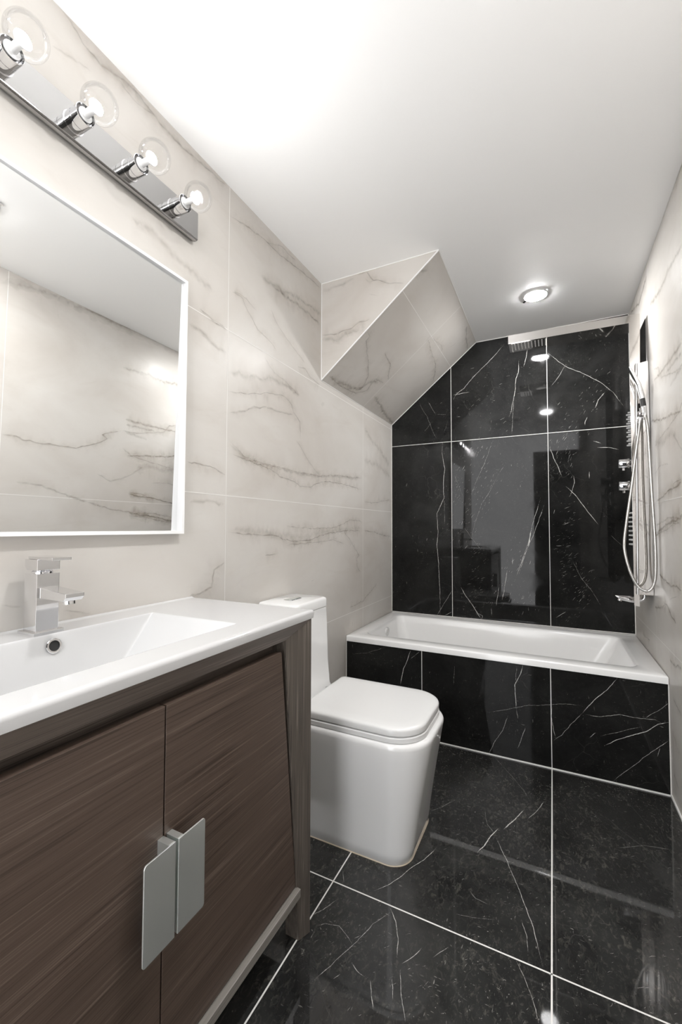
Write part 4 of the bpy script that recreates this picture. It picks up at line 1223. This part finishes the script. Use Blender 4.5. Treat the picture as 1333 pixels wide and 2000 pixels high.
# holder for the hand shower
HB = Vector((1.487, 2.445, 1.675))
bm = BM()
add_tube(bm, [(1.474, PY0 - 0.004, 1.655), (1.474, 2.462, 1.655)], 0.009, 16)
add_lathe(bm, (1.474, 2.468, 1.655), (0.1, -1, 0.1), [(0, 0.013), (0.012, 0.013), (0.014, 0.010)], 20)
build('hose_outlet', bm, MAT['chrome'], pan, smooth=SM)
bm = BM()
add_tube(bm, [(1.486, PY0 - 0.004, 1.690), (1.487, 2.455, 1.690)], 0.008, 16)
add_lathe(bm, (1.4865, 2.447, 1.677), (-0.12, -0.05, 1), [(0, 0.0135), (0.026, 0.0135), (0.026, 0.0105), (0.002, 0.0105)], 24, False, False)
build('holder', bm, MAT['chrome'], pan, smooth=SM)

# ------------------------------------------------------------------ hand shower with its hose
hs_ = thing('hand_shower', 'slim chrome stick hand shower with a looping metal hose, hung on the shower panel', 'hand shower', (1.487, 2.445, 1.67))
bm = BM()
def hsec(c, d, hw, hh):
    d = Vector(d).normalized()
    s1 = Vector((0, 1, 0)); s2 = d.cross(s1).normalized()
    out = []
    for k in range(20):
        q = 2 * math.pi * k / 20
        cx_, sx_ = math.cos(q), math.sin(q)
        out.append(Vector(c) + s1 * hw * math.copysign(abs(cx_) ** 0.36, cx_) + s2 * hh * math.copysign(abs(sx_) ** 0.36, sx_))
    return out
add_loft(bm, [hsec((1.4905, 2.445, 1.665), (-0.08, 0, 1), 0.0095, 0.0095), hsec((1.488, 2.445, 1.70), (-0.1, 0, 1), 0.011, 0.010),
              hsec((1.4815, 2.445, 1.755), (-0.13, 0, 1), 0.013, 0.010), hsec((1.470, 2.445, 1.815), (-0.3, 0, 1), 0.015, 0.0085),
              hsec((1.459, 2.445, 1.843), (-0.42, 0, 1), 0.017, 0.0075), hsec((1.4385, 2.445, 1.893), (-0.42, 0, 1), 0.017, 0.0065), hsec((1.433, 2.445, 1.906), (-0.42, 0, 1), 0.016, 0.004)])
hh = build('handle', bm, MAT['chrome'], hs_, smooth=math.radians(50))
bm = BM()
add_loft(bm, [hsec((1.4870, 2.445, 1.708), (-0.11, 0, 1), 0.0118, 0.0103), hsec((1.4825, 2.445, 1.745), (-0.14, 0, 1), 0.0131, 0.0103)])
gr = build('grip', bm, MAT['black'], hs_, smooth=SM)
gr['label'] = 'black grip band'
bm = BM()
for i in range(8):
    for j in range(2):
        t = i / 7.0
        c = Vector((1.4555, 2.440 + 0.010 * j, 1.838)).lerp(Vector((1.4345, 2.440 + 0.010 * j, 1.889)), t)
        add_lathe(bm, c, (-1, 0, -0.42), [(0, 0.0022), (0.0035, 0.0018), (0.004, 0.0008)], 8)
build('spray_face', bm, MAT['black'], hh, smooth=SM)
bm = BM()
hp = [(1.491, 2.445, 1.672), (1.497, 2.425, 1.60), (1.499, 2.405, 1.45), (1.503, 2.392, 1.25), (1.508, 2.385, 1.08), (1.509, 2.385, 0.95), (1.503, 2.388, 0.875),
      (1.486, 2.392, 0.838), (1.465, 2.395, 0.834), (1.438, 2.398, 0.858), (1.412, 2.40, 0.920), (1.395, 2.405, 1.00), (1.393, 2.41, 1.06), (1.405, 2.415, 1.16),
      (1.430, 2.425, 1.33), (1.450, 2.438, 1.48), (1.465, 2.450, 1.58), (1.4735, 2.458, 1.645)]
add_tube(bm, catmull(hp, 26), 0.0068, 12, ribs=0.93)
build('hose', bm, MAT['hose'], hs_, smooth=math.radians(60))
bm = BM()
add_lathe(bm, (1.4912, 2.4445, 1.664), (0.06, -0.15, -1), [(-0.004, 0.0095), (0.012, 0.0095), (0.020, 0.0075)], 20)
add_lathe(bm, (1.4735, 2.4575, 1.650), (-0.1, -0.05, -1), [(-0.004, 0.0095), (0.014, 0.0095), (0.020, 0.0075)], 20)
build('hose_nut', bm, MAT['chrome'], hs_, smooth=SM)

# ------------------------------------------------------------------ things seen only as reflections in the black wall
vent = thing('ceiling_vent', 'square ceiling exhaust vent seen reflected in the black wall', 'vent', (0.575, 0.43, H))
bm = BM()
for lo, hi in (((0.40, 0.25, H - 0.012), (0.75, 0.27, H)), ((0.40, 0.59, H - 0.012), (0.75, 0.61, H)), ((0.40, 0.27, H - 0.012), (0.42, 0.59, H)), ((0.73, 0.27, H - 0.012), (0.75, 0.59, H))):
    add_box(bm, lo, hi)
build('frame', bm, MAT['plastic'], vent)
bm = BM(); add_box(bm, (0.42, 0.27, H - 0.003), (0.73, 0.59, H - 0.001))
build('backing', bm, MAT['dark'], vent)
bm = BM()
for i in range(14):
    y = 0.28 + i * 0.0225
    add_prism(bm, [(0.42, y, H - 0.011), (0.42, y + 0.012, H - 0.004), (0.42, y + 0.0135, H - 0.004), (0.42, y + 0.0015, H - 0.011)], (0.31, 0, 0))
build('louvre', bm, MAT['satin'], vent)
